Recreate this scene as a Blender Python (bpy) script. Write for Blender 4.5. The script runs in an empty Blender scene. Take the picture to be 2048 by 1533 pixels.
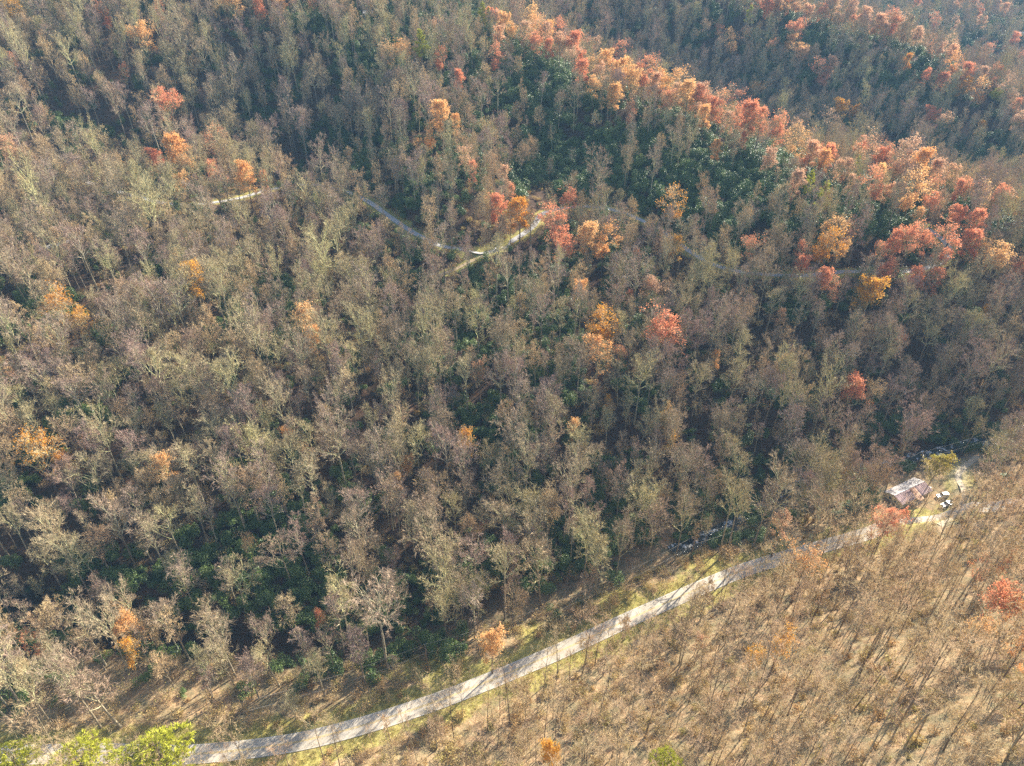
import bpy, math, random
import numpy as np
from math import radians as R, sin, cos, pi

# ------------------------------------------------------------------ camera, world, sun
scene = bpy.context.scene
COL = scene.collection
CAM_H, PITCH, FOC = 190.0, R(35.0), 1366.0          # focal length in pixels of a 2048 px wide picture
W, HH = 2048.0, 1533.0
cd = bpy.data.cameras.new('camera'); cam = bpy.data.objects.new('camera', cd); COL.objects.link(cam)
cam.location = (0, 0, CAM_H); cam.rotation_euler = (pi / 2 - PITCH, 0, 0)
cd.sensor_width = 36; cd.lens = 36 * FOC / W; cd.clip_start = 1; cd.clip_end = 12000
scene.camera = cam

SUN_AZ, SUN_EL = R(45.0), R(28.5)                   # azimuth measured from +Y towards +X
world = bpy.data.worlds.new('World'); scene.world = world; world.use_nodes = True
nt = world.node_tree; nt.nodes.clear()
sky = nt.nodes.new('ShaderNodeTexSky'); sky.sky_type = 'NISHITA'; sky.sun_disc = False
sky.sun_elevation = SUN_EL; sky.sun_rotation = SUN_AZ; sky.air_density = 1.0; sky.dust_density = 1.0
bg = nt.nodes.new('ShaderNodeBackground'); bg.inputs[1].default_value = 0.085
wo = nt.nodes.new('ShaderNodeOutputWorld')
nt.links.new(sky.outputs[0], bg.inputs[0]); nt.links.new(bg.outputs[0], wo.inputs[0])
sl = bpy.data.lights.new('sun', 'SUN'); sun = bpy.data.objects.new('sun', sl); COL.objects.link(sun)
sl.energy = 5.0; sl.angle = R(0.5); sl.color = (1.0, 0.93, 0.79)
sun.rotation_euler = (pi / 2 - SUN_EL, 0, pi - SUN_AZ)
sun.location = (0, 0, 400)
scene.view_settings.view_transform = 'Standard'; scene.view_settings.look = 'None'
scene.view_settings.exposure = 1.62; scene.view_settings.gamma = 1.0
scene.view_settings.use_curve_mapping = False
cy = scene.cycles
cy.max_bounces = 5; cy.diffuse_bounces = 2; cy.glossy_bounces = 2; cy.transmission_bounces = 3
cy.transparent_max_bounces = 4; cy.volume_bounces = 0; cy.use_denoising = False
cy.sample_clamp_indirect = 4; cy.sample_clamp_direct = 12; cy.pixel_filter_type = 'BLACKMAN_HARRIS'

HAZE = 0.00012
rnd = random.Random(7)
npr = np.random.RandomState(11)

# ------------------------------------------------------------------ helpers
def ray(px, py):
    u = (px - W / 2) / FOC; v = (HH / 2 - py) / FOC
    return np.array([u, cos(PITCH) + v * sin(PITCH), -sin(PITCH) + v * cos(PITCH)])
def project(x, y, z):
    dz = z - CAM_H
    d = y * cos(PITCH) - dz * sin(PITCH)
    up = y * sin(PITCH) + dz * cos(PITCH)
    d = np.maximum(d, 1e-3) if isinstance(d, np.ndarray) else max(d, 1e-3)
    return W / 2 + FOC * x / d, HH / 2 - FOC * up / d, d
def tag(o, label=None, cat=None, group=None, kind=None):
    if label: o['label'] = label
    if cat: o['category'] = cat
    if group: o['group'] = group
    if kind: o['kind'] = kind
    return o
def link(o, parent=None):
    COL.objects.link(o)
    if parent is not None: o.parent = parent
    return o
def empty(name, loc, rot=(0, 0, 0), scale=(1, 1, 1)):
    o = bpy.data.objects.new(name, None); o.location = loc; o.rotation_euler = rot; o.scale = scale
    o.empty_display_size = 0.5
    return link(o)
def mesh(name, verts, faces, mats=(), midx=None, smooth=False):
    me = bpy.data.meshes.new(name)
    me.from_pydata([tuple(v) for v in verts], [], faces)
    for m in mats: me.materials.append(m)
    if midx is not None: me.polygons.foreach_set('material_index', np.array(midx, dtype=np.int32))
    if smooth: me.polygons.foreach_set('use_smooth', np.ones(len(me.polygons), dtype=bool))
    me.update()
    return me
class MB:
    """collects simple shapes into one mesh"""
    def __init__(s): s.v = []; s.f = []; s.m = []
    def quad(s, a, b, c, d, m=0):
        n = len(s.v); s.v += [a, b, c, d]; s.f.append((n, n + 1, n + 2, n + 3)); s.m.append(m)
    def tri(s, a, b, c, m=0):
        n = len(s.v); s.v += [a, b, c]; s.f.append((n, n + 1, n + 2)); s.m.append(m)
    def hexa(s, p, m=0):      # 8 points: bottom 4, top 4
        n = len(s.v); s.v += [tuple(q) for q in p]
        for f in ((0, 3, 2, 1), (4, 5, 6, 7), (0, 1, 5, 4), (1, 2, 6, 5), (2, 3, 7, 6), (3, 0, 4, 7)):
            s.f.append(tuple(n + i for i in f)); s.m.append(m)
    def box(s, x0, x1, y0, y1, z0, z1, m=0):
        s.hexa([(x0, y0, z0), (x1, y0, z0), (x1, y1, z0), (x0, y1, z0), (x0, y0, z1), (x1, y0, z1), (x1, y1, z1), (x0, y1, z1)], m)
    def tube(s, pts, rad, sides=3, m=0, cap=False):
        base = len(s.v); k = len(pts)
        P = np.asarray(pts, float)
        for i in range(k):
            t = P[min(i + 1, k - 1)] - P[max(i - 1, 0)]
            t = t / (np.linalg.norm(t) + 1e-9)
            a = np.array([0.0, 0, 1]) if abs(t[2]) < 0.8 else np.array([1.0, 0, 0])
            u = np.cross(t, a); u /= np.linalg.norm(u); w = np.cross(t, u)
            for j in range(sides):
                an = 2 * pi * j / sides
                s.v.append(tuple(P[i] + rad[i] * (cos(an) * u + sin(an) * w)))
        for i in range(k - 1):
            for j in range(sides):
                a0 = base + i * sides + j; a1 = base + i * sides + (j + 1) % sides
                s.f.append((a0, a1, a1 + sides, a0 + sides)); s.m.append(m)
        if cap:
            s.f.append(tuple(base + (k - 1) * sides + j for j in range(sides))); s.m.append(m)
    def cone(s, p, q, r, m=0, sides=3):
        p = np.asarray(p, float); q = np.asarray(q, float); t = q - p; t /= np.linalg.norm(t) + 1e-9
        a = np.array([0.0, 0, 1]) if abs(t[2]) < 0.8 else np.array([1.0, 0, 0])
        u = np.cross(t, a); u /= np.linalg.norm(u); w = np.cross(t, u); n = len(s.v)
        for j in range(sides):
            an = 2 * pi * j / sides; s.v.append(tuple(p + r * (cos(an) * u + sin(an) * w)))
        s.v.append(tuple(q))
        for j in range(sides):
            s.f.append((n + j, n + (j + 1) % sides, n + sides)); s.m.append(m)
    def mesh(s, name, mats, smooth=False): return mesh(name, s.v, s.f, mats, s.m, smooth)
    def obj(s, name, mats, parent=None, smooth=False):
        if not isinstance(mats, (list, tuple)): mats = [mats]
        return link(bpy.data.objects.new(name, s.mesh(name, mats, smooth)), parent)

# ------------------------------------------------------------------ materials
def mat(name):
    m = bpy.data.materials.new(name); m.use_nodes = True; n = m.node_tree.nodes; n.clear()
    out = n.new('ShaderNodeOutputMaterial')
    return m, n, m.node_tree.links, out
def ramp(n, l, fac, cols, interp='LINEAR'):
    r = n.new('ShaderNodeValToRGB'); r.color_ramp.interpolation = interp
    e = r.color_ramp.elements
    while len(e) < len(cols): e.new(0.5)
    for i, (p, c) in enumerate(cols):
        e[i].position = p; e[i].color = (*c, 1)
    l.new(fac, r.inputs[0]); return r.outputs[0]
def noise(n, l, scale, detail=4, rough=0.6, coord=None):
    t = n.new('ShaderNodeTexNoise'); t.inputs['Scale'].default_value = scale
    t.inputs['Detail'].default_value = detail; t.inputs['Roughness'].default_value = rough
    if coord is not None: l.new(coord, t.inputs['Vector'])
    return t.outputs['Fac']
def mixc(n, l, fac, a, b, mode='MIX'):
    m = n.new('ShaderNodeMix'); m.data_type = 'RGBA'; m.blend_type = mode
    for s, val in ((m.inputs[0], fac), (m.inputs[6], a), (m.inputs[7], b)):
        if hasattr(val, 'is_linked') or isinstance(val, bpy.types.NodeSocket): l.new(val, s)
        else: s.default_value = val if isinstance(val, (int, float)) else (*val, 1)
    return m.outputs[2]
def principled(n, l, out, col, rough=0.8, metal=0.0, spec=0.3):
    p = n.new('ShaderNodeBsdfPrincipled')
    if isinstance(col, bpy.types.NodeSocket): l.new(col, p.inputs['Base Color'])
    else: p.inputs['Base Color'].default_value = (*col, 1)
    p.inputs['Roughness'].default_value = rough; p.inputs['Metallic'].default_value = metal
    p.inputs['Specular IOR Level'].default_value = spec
    l.new(p.outputs[0], out.inputs[0]); return p
def plain(name, col, rough=0.7, metal=0.0, spec=0.4, var=0.25, scale=3.0):
    m, n, l, out = mat(name)
    tc = n.new('ShaderNodeTexCoord')
    f = noise(n, l, scale, 4, 0.6, tc.outputs['Object'])
    c = ramp(n, l, f, [(0.3, tuple(x * (1 - var) for x in col)), (0.7, tuple(min(1, x * (1 + var)) for x in col))])
    principled(n, l, out, c, rough, metal, spec); return m
def bark(name, cols, rough=0.85):
    """colour differs tree by tree, with streaks along the trunk"""
    m, n, l, out = mat(name)
    oi = n.new('ShaderNodeObjectInfo'); tc = n.new('ShaderNodeTexCoord')
    k = len(cols)
    base = ramp(n, l, oi.outputs['Random'], [(i / (k - 1), c) for i, c in enumerate(cols)])
    f = noise(n, l, 1.3, 3, 0.7, tc.outputs['Object'])
    dark = mixc(n, l, 1.0, base, (0.55, 0.55, 0.55), 'MULTIPLY')
    lite = mixc(n, l, 1.0, base, (1.35, 1.35, 1.3), 'MULTIPLY')
    fr = ramp(n, l, f, [(0.35, (0, 0, 0)), (0.65, (1, 1, 1))])
    principled(n, l, out, mixc(n, l, fr, dark, lite), rough, 0, 0.2); return m
def leafmat(name, cols, transl=0.5, rough=0.6, spec=0.3, scale=0.35):
    m, n, l, out = mat(name)
    oi = n.new('ShaderNodeObjectInfo'); tc = n.new('ShaderNodeTexCoord')
    f = noise(n, l, scale, 3, 0.7, tc.outputs['Object'])
    a = n.new('ShaderNodeMath'); a.operation = 'MULTIPLY_ADD'; a.inputs[1].default_value = 0.55
    l.new(oi.outputs['Random'], a.inputs[0])
    b = n.new('ShaderNodeMath'); b.operation = 'MULTIPLY'; b.inputs[1].default_value = 0.45
    l.new(f, b.inputs[0]); l.new(b.outputs[0], a.inputs[2])
    k = len(cols)
    col = ramp(n, l, a.outputs[0], [(i / (k - 1), c) for i, c in enumerate(cols)])
    p = n.new('ShaderNodeBsdfPrincipled'); l.new(col, p.inputs['Base Color'])
    p.inputs['Roughness'].default_value = rough; p.inputs['Specular IOR Level'].default_value = spec
    t = n.new('ShaderNodeBsdfTranslucent'); l.new(col, t.inputs[0])
    mx = n.new('ShaderNodeMixShader'); mx.inputs[0].default_value = transl
    l.new(p.outputs[0], mx.inputs[1]); l.new(t.outputs[0], mx.inputs[2]); l.new(mx.outputs[0], out.inputs[0])
    return m

M = {}
M['bark'] = bark('grey_bark', [(.22, .17, .12), (.33, .27, .18), (.40, .34, .22), (.27, .22, .17), (.42, .37, .25)])
M['limb'] = bark('lichen_limb', [(.42, .35, .22), (.58, .55, .27), (.46, .41, .27), (.64, .62, .30), (.44, .38, .29), (.52, .49, .25)])
M['twig'] = bark('twig', [(.42, .28, .21), (.50, .42, .23), (.38, .26, .22), (.54, .46, .24), (.44, .29, .24), (.46, .35, .26)])
M['darkbark'] = bark('dark_bark', [(.15, .10, .07), (.22, .16, .11), (.13, .09, .065), (.27, .20, .13)])
M['darktwig'] = bark('brown_twig', [(.58, .40, .24), (.66, .50, .28), (.50, .35, .22), (.70, .56, .32)])
M['paletwig'] = leafmat('pale_budding_twig', [(.60, .40, .22), (.68, .52, .28), (.64, .42, .26), (.74, .60, .32)], 0.3)
M['orange'] = leafmat('orange_leaf', [(.74, .32, .11), (.82, .44, .16), (.84, .52, .22), (.76, .38, .14)])
M['red'] = leafmat('red_leaf', [(.70, .23, .11), (.80, .33, .17), (.72, .28, .14), (.82, .42, .24)])
M['rust'] = leafmat('rust_leaf', [(.64, .33, .18), (.74, .42, .24), (.62, .38, .24), (.76, .47, .28)])
M['gold'] = leafmat('gold_leaf', [(.68, .34, .03), (.80, .44, .05), (.68, .30, .03), (.78, .40, .06)])
M['needle'] = leafmat('pine_needle', [(.30, .31, .03), (.46, .46, .04), (.38, .38, .04), (.52, .52, .06)], 0.35)
M['greenleaf'] = leafmat('turning_green_leaf', [(.20, .32, .03), (.32, .40, .04), (.46, .36, .05), (.66, .32, .07)], 0.4, scale=0.25)
M['rhodo'] = leafmat('rhododendron_leaf', [(.06, .10, .016), (.10, .16, .028), (.15, .22, .045), (.23, .28, .07)], 0.2, 0.5, 0.7, 0.5)
M['brush'] = leafmat('brush_leaf', [(.28, .30, .06), (.50, .40, .14), (.56, .34, .14), (.36, .36, .10)], 0.3)
M['drygrass'] = leafmat('grass_blade', [(.34, .34, .07), (.50, .42, .14), (.54, .40, .18), (.30, .34, .06)], 0.3)
M['asphalt'] = None

# ------------------------------------------------------------------ terrain
def P(px, py, z=None, t=None):
    d = ray(px, py)
    if t is None: t = (CAM_H - z) / -d[2]
    return (d[0] * t, d[1] * t, CAM_H + d[2] * t)
ROAD_PX = [(0, 1518), (190, 1510), (370, 1512), (560, 1492), (700, 1460), (850, 1412), (960, 1370), (1080, 1320), (1170, 1280), (1250, 1243),
           (1330, 1207), (1400, 1176), (1480, 1143), (1560, 1118), (1640, 1096), (1720, 1078), (1800, 1058)]
STREAM_PX = [(1180, 1165), (1300, 1118), (1400, 1078), (1470, 1045), (1530, 1003), (1590, 965), (1680, 940), (1770, 925), (1850, 910), (1950, 885), (2048, 862)]
UP_PX = [(150, 370, 61), (285, 400, 60), (330, 410, 60), (400, 411, 60), (480, 398, 59), (540, 380, 58), (620, 371, 57), (690, 385, 56), (735, 405, 54), (790, 440, 52),
         (850, 474, 50), (900, 489, 50), (990, 492, 50), (1060, 466, 50), (1095, 440, 49), (1200, 432, 47), (1310, 460, 46), (1350, 480, 46),
         (1430, 520, 46), (1500, 537, 46), (1600, 545, 47), (1700, 537, 48), (1800, 528, 50), (1862, 520, 50)]
ctrl = [P(x, y, z=0) for x, y in ROAD_PX] + [P(x, y, z=-4) for x, y in STREAM_PX[::2]] + [P(x, y, z=z) for x, y, z in UP_PX[1:]]
ctrl += [(200, 203, 1), (260, 232, 0), (232, 192, 2), (300, 200, 3), (156, 195, -.5), (-60, 118, -1.5), (-100, 118, 0), (-30, 132, -4.0), (20, 150, -4.5), (-60, 140, 0)]
ctrl += [P(*a) for a in [
    (1300, 1400, 9), (1600, 1400, 25), (1024, 1533, 6), (1500, 1533, 32), (2048, 1533, 72), (2048, 1200, 42), (1800, 1250, 26), (1700, 1160, 5), (2048, 1000, 28), (1960, 1045, 20), (1900, 1066, 7),
    (1024, 766, 24), (1024, 1000, 6), (300, 766, 36), (300, 1000, 15), (300, 1250, 4), (0, 766, 44), (0, 1000, 22), (0, 1250, 6), (650, 766, 28), (650, 1000, 12), (1500, 766, 26),
    (1300, 950, 6), (1500, 900, 8), (1750, 850, 5), (1750, 700, 22), (1900, 766, 10), (2048, 700, 20), (2048, 560, 38),
    (1000, 600, 41), (1250, 600, 31), (1600, 640, 35), (1400, 700, 23), (700, 650, 31), (500, 560, 46), (250, 600, 46), (60, 600, 52), (850, 760, 22), (1150, 720, 29)]]
ctrl += [P(x, y, t=t) for x, y, t in [
    (660, 320, 436), (560, 250, 446), (300, 150, 430), (0, 150, 400), (0, 0, 470), (300, 0, 480), (600, 0, 500), (600, 120, 450),
    (900, 100, 470), (850, 200, 432), (850, 280, 402), (870, 380, 374), (1000, 400, 367), (1050, 330, 426), (1200, 330, 406),
    (1250, 215, 430), (1400, 270, 410), (1600, 345, 385), (1800, 400, 368), (2048, 470, 355), (1050, 110, 480), (950, 40, 520),
    (1500, 150, 605), (1700, 250, 562), (1300, 50, 630), (1900, 280, 542), (2048, 330, 500), (1500, 30, 620), (1750, 85, 600), (1900, 150, 570), (2048, 240, 530), (1350, -20, 650),
    (1900, 60, 850), (2048, 60, 830), (2048, 150, 740), (1900, 0, 950), (2048, 0, 930)]]
ctrl += [(-230, 400, 64), (-170, 400, 60), (160, 530, 34), (80, 620, 58), (250, 465, 27), (345, 415, 22), (225, 530, 30), (300, 500, 27), (400, 720, 42), (300, 800, 68), (480, 650, 30),
         (600, 1400, 180), (0, 1300, 240), (1000, 1300, 200), (-400, 1000, 240), (-520, 700, 200), (-600, 400, 140), (-350, 250, 62), (-330, 100, 12), (-260, 0, 20), (-100, 0, 30),
         (0, 0, 48), (150, -20, 92), (260, 40, 98), (290, 130, 55), (420, 250, 10), (520, 350, 30), (450, 420, 32), (-200, 900, 195), (0, 800, 165), (40, 60, 35), (-60, 60, 10), (-150, 60, 6), (700, 700, 40),
         (1500, 500, 120), (1600, 1500, 220), (-1500, 500, 200), (-1200, -600, 80), (800, -600, 150), (0, 2500, 260), (-1500, 2200, 260), (1800, 2600, 260), (0, -500, 90), (1400, -100, 140), (2600, 800, 180), (-2600, 800, 200)]
C = np.array(ctrl)
def tps_fit(C, lam=0.06):
    n = len(C); X = C[:, :2] / 100.0
    d2 = ((X[:, None] - X[None]) ** 2).sum(-1)
    K = np.where(d2 > 1e-12, d2 * np.log(np.maximum(d2, 1e-12)) * 0.5, 0)
    A = np.zeros((n + 3, n + 3)); A[:n, :n] = K + lam * np.eye(n)
    Pm = np.c_[np.ones(n), X]; A[:n, n:] = Pm; A[n:, :n] = Pm.T
    return X, np.linalg.solve(A, np.r_[C[:, 2], 0, 0, 0])
TX, TW = tps_fit(C)
def tps(x, y):
    Q = np.stack([x, y], -1).reshape(-1, 2) / 100.0; out = np.zeros(len(Q))
    for i in range(0, len(Q), 20000):
        q = Q[i:i + 20000]; d2 = ((q[:, None] - TX[None]) ** 2).sum(-1)
        K = np.where(d2 > 1e-12, d2 * np.log(np.maximum(d2, 1e-12)) * 0.5, 0)
        out[i:i + 20000] = K @ TW[:-3] + TW[-3] + q @ TW[-2:]
    return out.reshape(np.shape(x))
def grow(a, step, f, end):
    r = []
    while abs(a) < abs(end): a += step; step *= f; r.append(a)
    return r
xs = np.array(sorted(grow(-330, -6, 1.14, -2600)) + list(np.arange(-330, 451, 2.6)) + grow(450, 6, 1.06, 2800))
ys = np.array(sorted(grow(40, -6, 1.18, -700)) + list(np.arange(40, 561, 2.6)) + grow(561, 5, 1.03, 3200))
def vnoise(x, y, s, seed):
    r = np.random.RandomState(seed); g = r.rand(256, 256)
    fx, fy = x / s + 1000, y / s + 1000; ix, iy = np.floor(fx).astype(int), np.floor(fy).astype(int)
    tx, ty = fx - ix, fy - iy; tx = tx * tx * (3 - 2 * tx); ty = ty * ty * (3 - 2 * ty)
    h = lambda a, b: g[a % 256, b % 256]
    return (h(ix, iy) * (1 - tx) + h(ix + 1, iy) * tx) * (1 - ty) + (h(ix, iy + 1) * (1 - tx) + h(ix + 1, iy + 1) * tx) * ty - 0.5
GX, GY = np.meshgrid(xs, ys, indexing='ij')
Z = tps(GX, GY)
Z = np.clip(Z, -6, 300)
hillness = np.clip((Z - 4) / 20, 0, 1)
Z = Z + hillness * (7 * vnoise(GX, GY, 60, 1) + 3.5 * vnoise(GX, GY, 24, 2)) + 0.8 * vnoise(GX, GY, 9, 3)
def Hgt(x, y):
    x = np.clip(np.asarray(x, float), xs[0] + .01, xs[-1] - .01); y = np.clip(np.asarray(y, float), ys[0] + .01, ys[-1] - .01)
    i = np.searchsorted(xs, x) - 1; j = np.searchsorted(ys, y) - 1
    tx = (x - xs[i]) / (xs[i + 1] - xs[i]); ty = (y - ys[j]) / (ys[j + 1] - ys[j])
    return (Z[i, j] * (1 - tx) + Z[i + 1, j] * tx) * (1 - ty) + (Z[i, j + 1] * (1 - tx) + Z[i + 1, j + 1] * tx) * ty
def hit(px, py, above=0.0):
    """point where the line of sight through a pixel of the photograph meets the ground (or a height above it)"""
    d = ray(px, py); t = np.arange(90, 1500, 1.0)
    h = CAM_H + d[2] * t - Hgt(d[0] * t, d[1] * t) - above
    k = np.argmax(h < 0)
    if h[k] >= 0: return None
    t0 = t[k] - 1 + h[k - 1] / (h[k - 1] - h[k]) if k else t[k]
    return np.array([d[0] * t0, d[1] * t0, CAM_H + d[2] * t0 - above])
def smooth_path(pts, n=6):
    P_ = [np.array(p, float) for p in pts]; out = []
    P_ = [2 * P_[0] - P_[1]] + P_ + [2 * P_[-1] - P_[-2]]
    for i in range(1, len(P_) - 2):
        a, b, c, d = P_[i - 1:i + 3]
        for k in range(n):
            t = k / n
            out.append(0.5 * ((2 * b) + (-a + c) * t + (2 * a - 5 * b + 4 * c - d) * t * t + (-a + 3 * b - 3 * c + d) * t ** 3))
    out.append(P_[-2]); return np.array(out)
def resample(p, step=2.5):
    s = np.r_[0, np.cumsum(np.linalg.norm(np.diff(p[:, :2], axis=0), axis=1))]
    q = np.linspace(0, s[-1], max(2, int(s[-1] / step)))
    return np.stack([np.interp(q, s, p[:, k]) for k in range(p.shape[1])], 1)
def pathify(xy, step=2.5, sm=15):
    p = resample(smooth_path(xy), step)
    z = Hgt(p[:, 0], p[:, 1]); zp = np.pad(z, sm, mode='edge'); z = np.convolve(zp, np.ones(2 * sm + 1) / (2 * sm + 1), 'same')[sm:-sm]
    return np.c_[p[:, :2], z]
def dist_path(x, y, p):
    """distance to a path and height of the path there"""
    best = np.full(np.shape(x), 1e9); zz = np.zeros(np.shape(x))
    for i in range(len(p) - 1):
        a, b = p[i, :2], p[i + 1, :2]; d = b - a; L2 = (d ** 2).sum() + 1e-9
        t = np.clip(((x - a[0]) * d[0] + (y - a[1]) * d[1]) / L2, 0, 1)
        dd = np.hypot(x - a[0] - t * d[0], y - a[1] - t * d[1]); k = dd < best
        best = np.where(k, dd, best); zz = np.where(k, p[i, 2] + t * (p[i + 1, 2] - p[i, 2]), zz)
    return best, zz
road_xy = [P(x, y, z=0)[:2] for x, y in ROAD_PX]
d0 = np.array(road_xy[0]) - np.array(road_xy[1]); d0 /= np.linalg.norm(d0)
road_xy = [tuple(np.array(road_xy[0]) + d0 * 160), tuple(np.array(road_xy[0]) + d0 * 60)] + road_xy + [(182, 184), (232, 192), (300, 200), (380, 214)]
ROAD = pathify(road_xy, 2.5, 18); ROAD[:, 2] = np.clip(ROAD[:, 2], -1, 4) + 0.3
st_xy = [P(x, y, z=-4)[:2] for x, y in STREAM_PX]
st_xy = [P(x, y, z=-3)[:2] for x, y in [(-500, 1190), (-150, 1215), (0, 1235), (250, 1270), (450, 1285), (650, 1290), (820, 1270), (930, 1240), (1050, 1205)]] + st_xy + [(300, 285), (380, 330)]
STREAM = pathify(st_xy, 2.5, 20); STREAM[:, 2] = np.minimum(STREAM[:, 2], -3.0)
STREAM[:, 2] = np.linspace(-5.2, -3.2, len(STREAM))
up_xy = [P(x, y, z=z)[:2] for x, y, z in UP_PX]
UP = pathify(up_xy + [(212, 309), (218, 320), (214, 334)], 2.5, 8)
TRACK = pathify([hit(x, y)[:2] for x, y in [(1005, 497), (975, 508), (940, 524), (905, 542), (870, 556)]], 2.5, 4)
LEFT = pathify([hit(x, y)[:2] for x, y in [(-60, 540), (0, 522), (40, 508), (85, 497), (150, 480)]], 2.5, 4)
DRIVE = pathify([hit(x, y)[:2] for x, y in [(1880, 1052), (1905, 1030), (1925, 1010), (1932, 985), (1915, 960), (1925, 938), (1955, 915)]], 2, 6)
xlim = (GX > -500) & (GX < 520) & (GY > 0) & (GY < 620)
gx, gy = GX[xlim], GY[xlim]; gz = Z[xlim]
DM = {}
def carve(path, half, blend, key, depth=0.0):
    global gz
    d, pz = dist_path(gx, gy, path)
    w = np.clip(1 - (d - half) / blend, 0, 1); w = w * w * (3 - 2 * w)
    gz = gz * (1 - w) + (pz - depth) * w; DM[key] = d
carve(ROAD, 5.5, 9, 'road'); carve(STREAM, 2.6, 8, 'stream', 0.9)
carve(UP, 4.0, 6, 'up'); carve(TRACK, 2.5, 4, 'track'); carve(LEFT, 4, 5, 'left'); carve(DRIVE, 3.0, 6, 'drive')
# the house stands on a levelled yard
dh = np.hypot(gx - 155.5, gy - 194); w = np.clip(1 - (dh - 13) / 9, 0, 1)
gz = gz * (1 - w) + (-0.4) * w
Z[xlim] = gz
for p in (ROAD, UP, TRACK, LEFT, DRIVE): p[:, 2] = Hgt(p[:, 0], p[:, 1])

# ground masks stored on the mesh: grass beside the roads, bare pale earth
grass = np.zeros(GX.shape); bare = np.zeros(GX.shape)
g = np.zeros(gx.shape); bz = np.zeros(gx.shape)
jit = 5 * vnoise(gx, gy, 7, 9)
g = np.maximum(g, np.clip(1.25 - (DM['road'] + jit - 3) / 6, 0, 1)); g = np.maximum(g, 0.8 * np.clip(1 - (DM['up'] + 0.6 * jit - 3) / 4, 0, 1))
side = (gx * 0 + 1)
GXP, GYP, _ = project(gx, gy, gz)
def blob(cx, cy, sx, sy): return np.exp(-(((GXP - cx) / sx) ** 2 + ((GYP - cy) / sy) ** 2))
for a in [(1985, 885, 70, 26), (1925, 960, 40, 40), (1830, 1030, 40, 16), (880, 1340, 120, 30), (1090, 1270, 60, 30), (1240, 1200, 60, 25), (500, 1480, 160, 22), (1420, 1130, 60, 25)]: g = np.maximum(g, blob(*a) * 1.1)
for a in [(1925, 940, 16, 10), (1930, 985, 16, 12), (1600, 1080, 30, 10), (1858, 524, 16, 8)]: bz = np.maximum(bz, blob(*a) * 1.1)
g = np.maximum(g, 0.9 * np.clip(1 - (DM['track'] - 2) / 3, 0, 1)); bz = np.maximum(bz, 0.6 * np.clip(1 - (DM['drive'] - 2) / 3, 0, 1))
grass[xlim] = np.clip(g, 0, 1); bare[xlim] = np.clip(bz, 0, 1)
fx, fy, _ = project(GX, GY, Z)
for cx, cy, sx, sy in [(2016, 42, 12, 6), (2044, 66, 16, 9), (2042, 92, 8, 8), (1974, 20, 5, 2)]:
    far = GY > 700
    bare = np.where(far, np.maximum(bare, np.clip(2.2 * np.exp(-(((fx - cx) / sx) ** 2 + ((fy - cy) / sy) ** 2)) - .4, 0, 1)), bare)

m, n, l, out = mat('forest_floor')
geo = n.new('ShaderNodeNewGeometry'); pos = geo.outputs['Position']
f1 = noise(n, l, 0.035, 4, 0.6, pos); f2 = noise(n, l, 0.9, 6, 0.75, pos); f3 = noise(n, l, 0.25, 5, 0.7, pos)
litter = ramp(n, l, f2, [(0.30, (.17, .10, .055)), (0.44, (.36, .22, .115)), (0.58, (.52, .36, .20)), (0.75, (.64, .50, .32))])
litter2 = mixc(n, l, ramp(n, l, f3, [(0.4, (0, 0, 0)), (0.62, (1, 1, 1))]), litter, (.24, .20, .11))
grs = ramp(n, l, f2, [(0.3, (.15, .14, .035)), (0.5, (.36, .31, .09)), (0.7, (.54, .45, .18))])
ag = n.new('ShaderNodeAttribute'); ag.attribute_name = 'grass'
ab = n.new('ShaderNodeAttribute'); ab.attribute_name = 'bare'
ma = n.new('ShaderNodeMath'); ma.operation = 'MULTIPLY_ADD'; ma.inputs[1].default_value = 1.2
l.new(f3, ma.inputs[0]); l.new(ag.outputs['Fac'], ma.inputs[2])
gm = ramp(n, l, ma.outputs[0], [(0.95 / 2, (0, 0, 0)), (1.3 / 2, (1, 1, 1))])
ma2 = n.new('ShaderNodeMath'); ma2.operation = 'MULTIPLY'; ma2.inputs[1].default_value = 0.5; l.new(ma.outputs[0], ma2.inputs[0])
l.new(ma2.outputs[0], gm.node.inputs[0])
ad = n.new('ShaderNodeAttribute'); ad.attribute_name = 'shade_mask'
shaded_litter = mixc(n, l, 1.0, litter2, (.24, .20, .23), 'MULTIPLY')  # darker litter tint standing for tree shade on the far slope
c = mixc(n, l, ad.outputs['Fac'], litter2, shaded_litter)
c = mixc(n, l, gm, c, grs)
c = mixc(n, l, ab.outputs['Fac'], c, ramp(n, l, f2, [(0.3, (.30, .23, .15)), (0.7, (.50, .42, .30))]))
p = principled(n, l, out, c, 0.95, 0, 0.1)
bmp = n.new('ShaderNodeBump'); bmp.inputs['Strength'].default_value = 0.7; bmp.inputs['Distance'].default_value = 0.5
l.new(f2, bmp.inputs['Height']); l.new(bmp.outputs[0], p.inputs['Normal'])
M['ground'] = m
nx, ny = len(xs), len(ys)
V = np.stack([GX, GY, Z], -1).reshape(-1, 3)
I = (np.arange(nx - 1)[:, None] * ny + np.arange(ny - 1)[None]).ravel()
F = np.stack([I, I + ny, I + ny + 1, I + 1], 1)
me = bpy.data.meshes.new('ground'); me.vertices.add(len(V)); me.vertices.foreach_set('co', V.ravel())
me.loops.add(F.size); me.loops.foreach_set('vertex_index', F.ravel().astype(np.int32))
me.polygons.add(len(F)); me.polygons.foreach_set('loop_start', np.arange(0, F.size, 4, dtype=np.int32))
me.polygons.foreach_set('use_smooth', np.ones(len(F), dtype=bool))
me.update(calc_edges=True); me.validate()
yroad = np.interp(GX, ROAD[:, 0], ROAD[:, 1])
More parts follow.
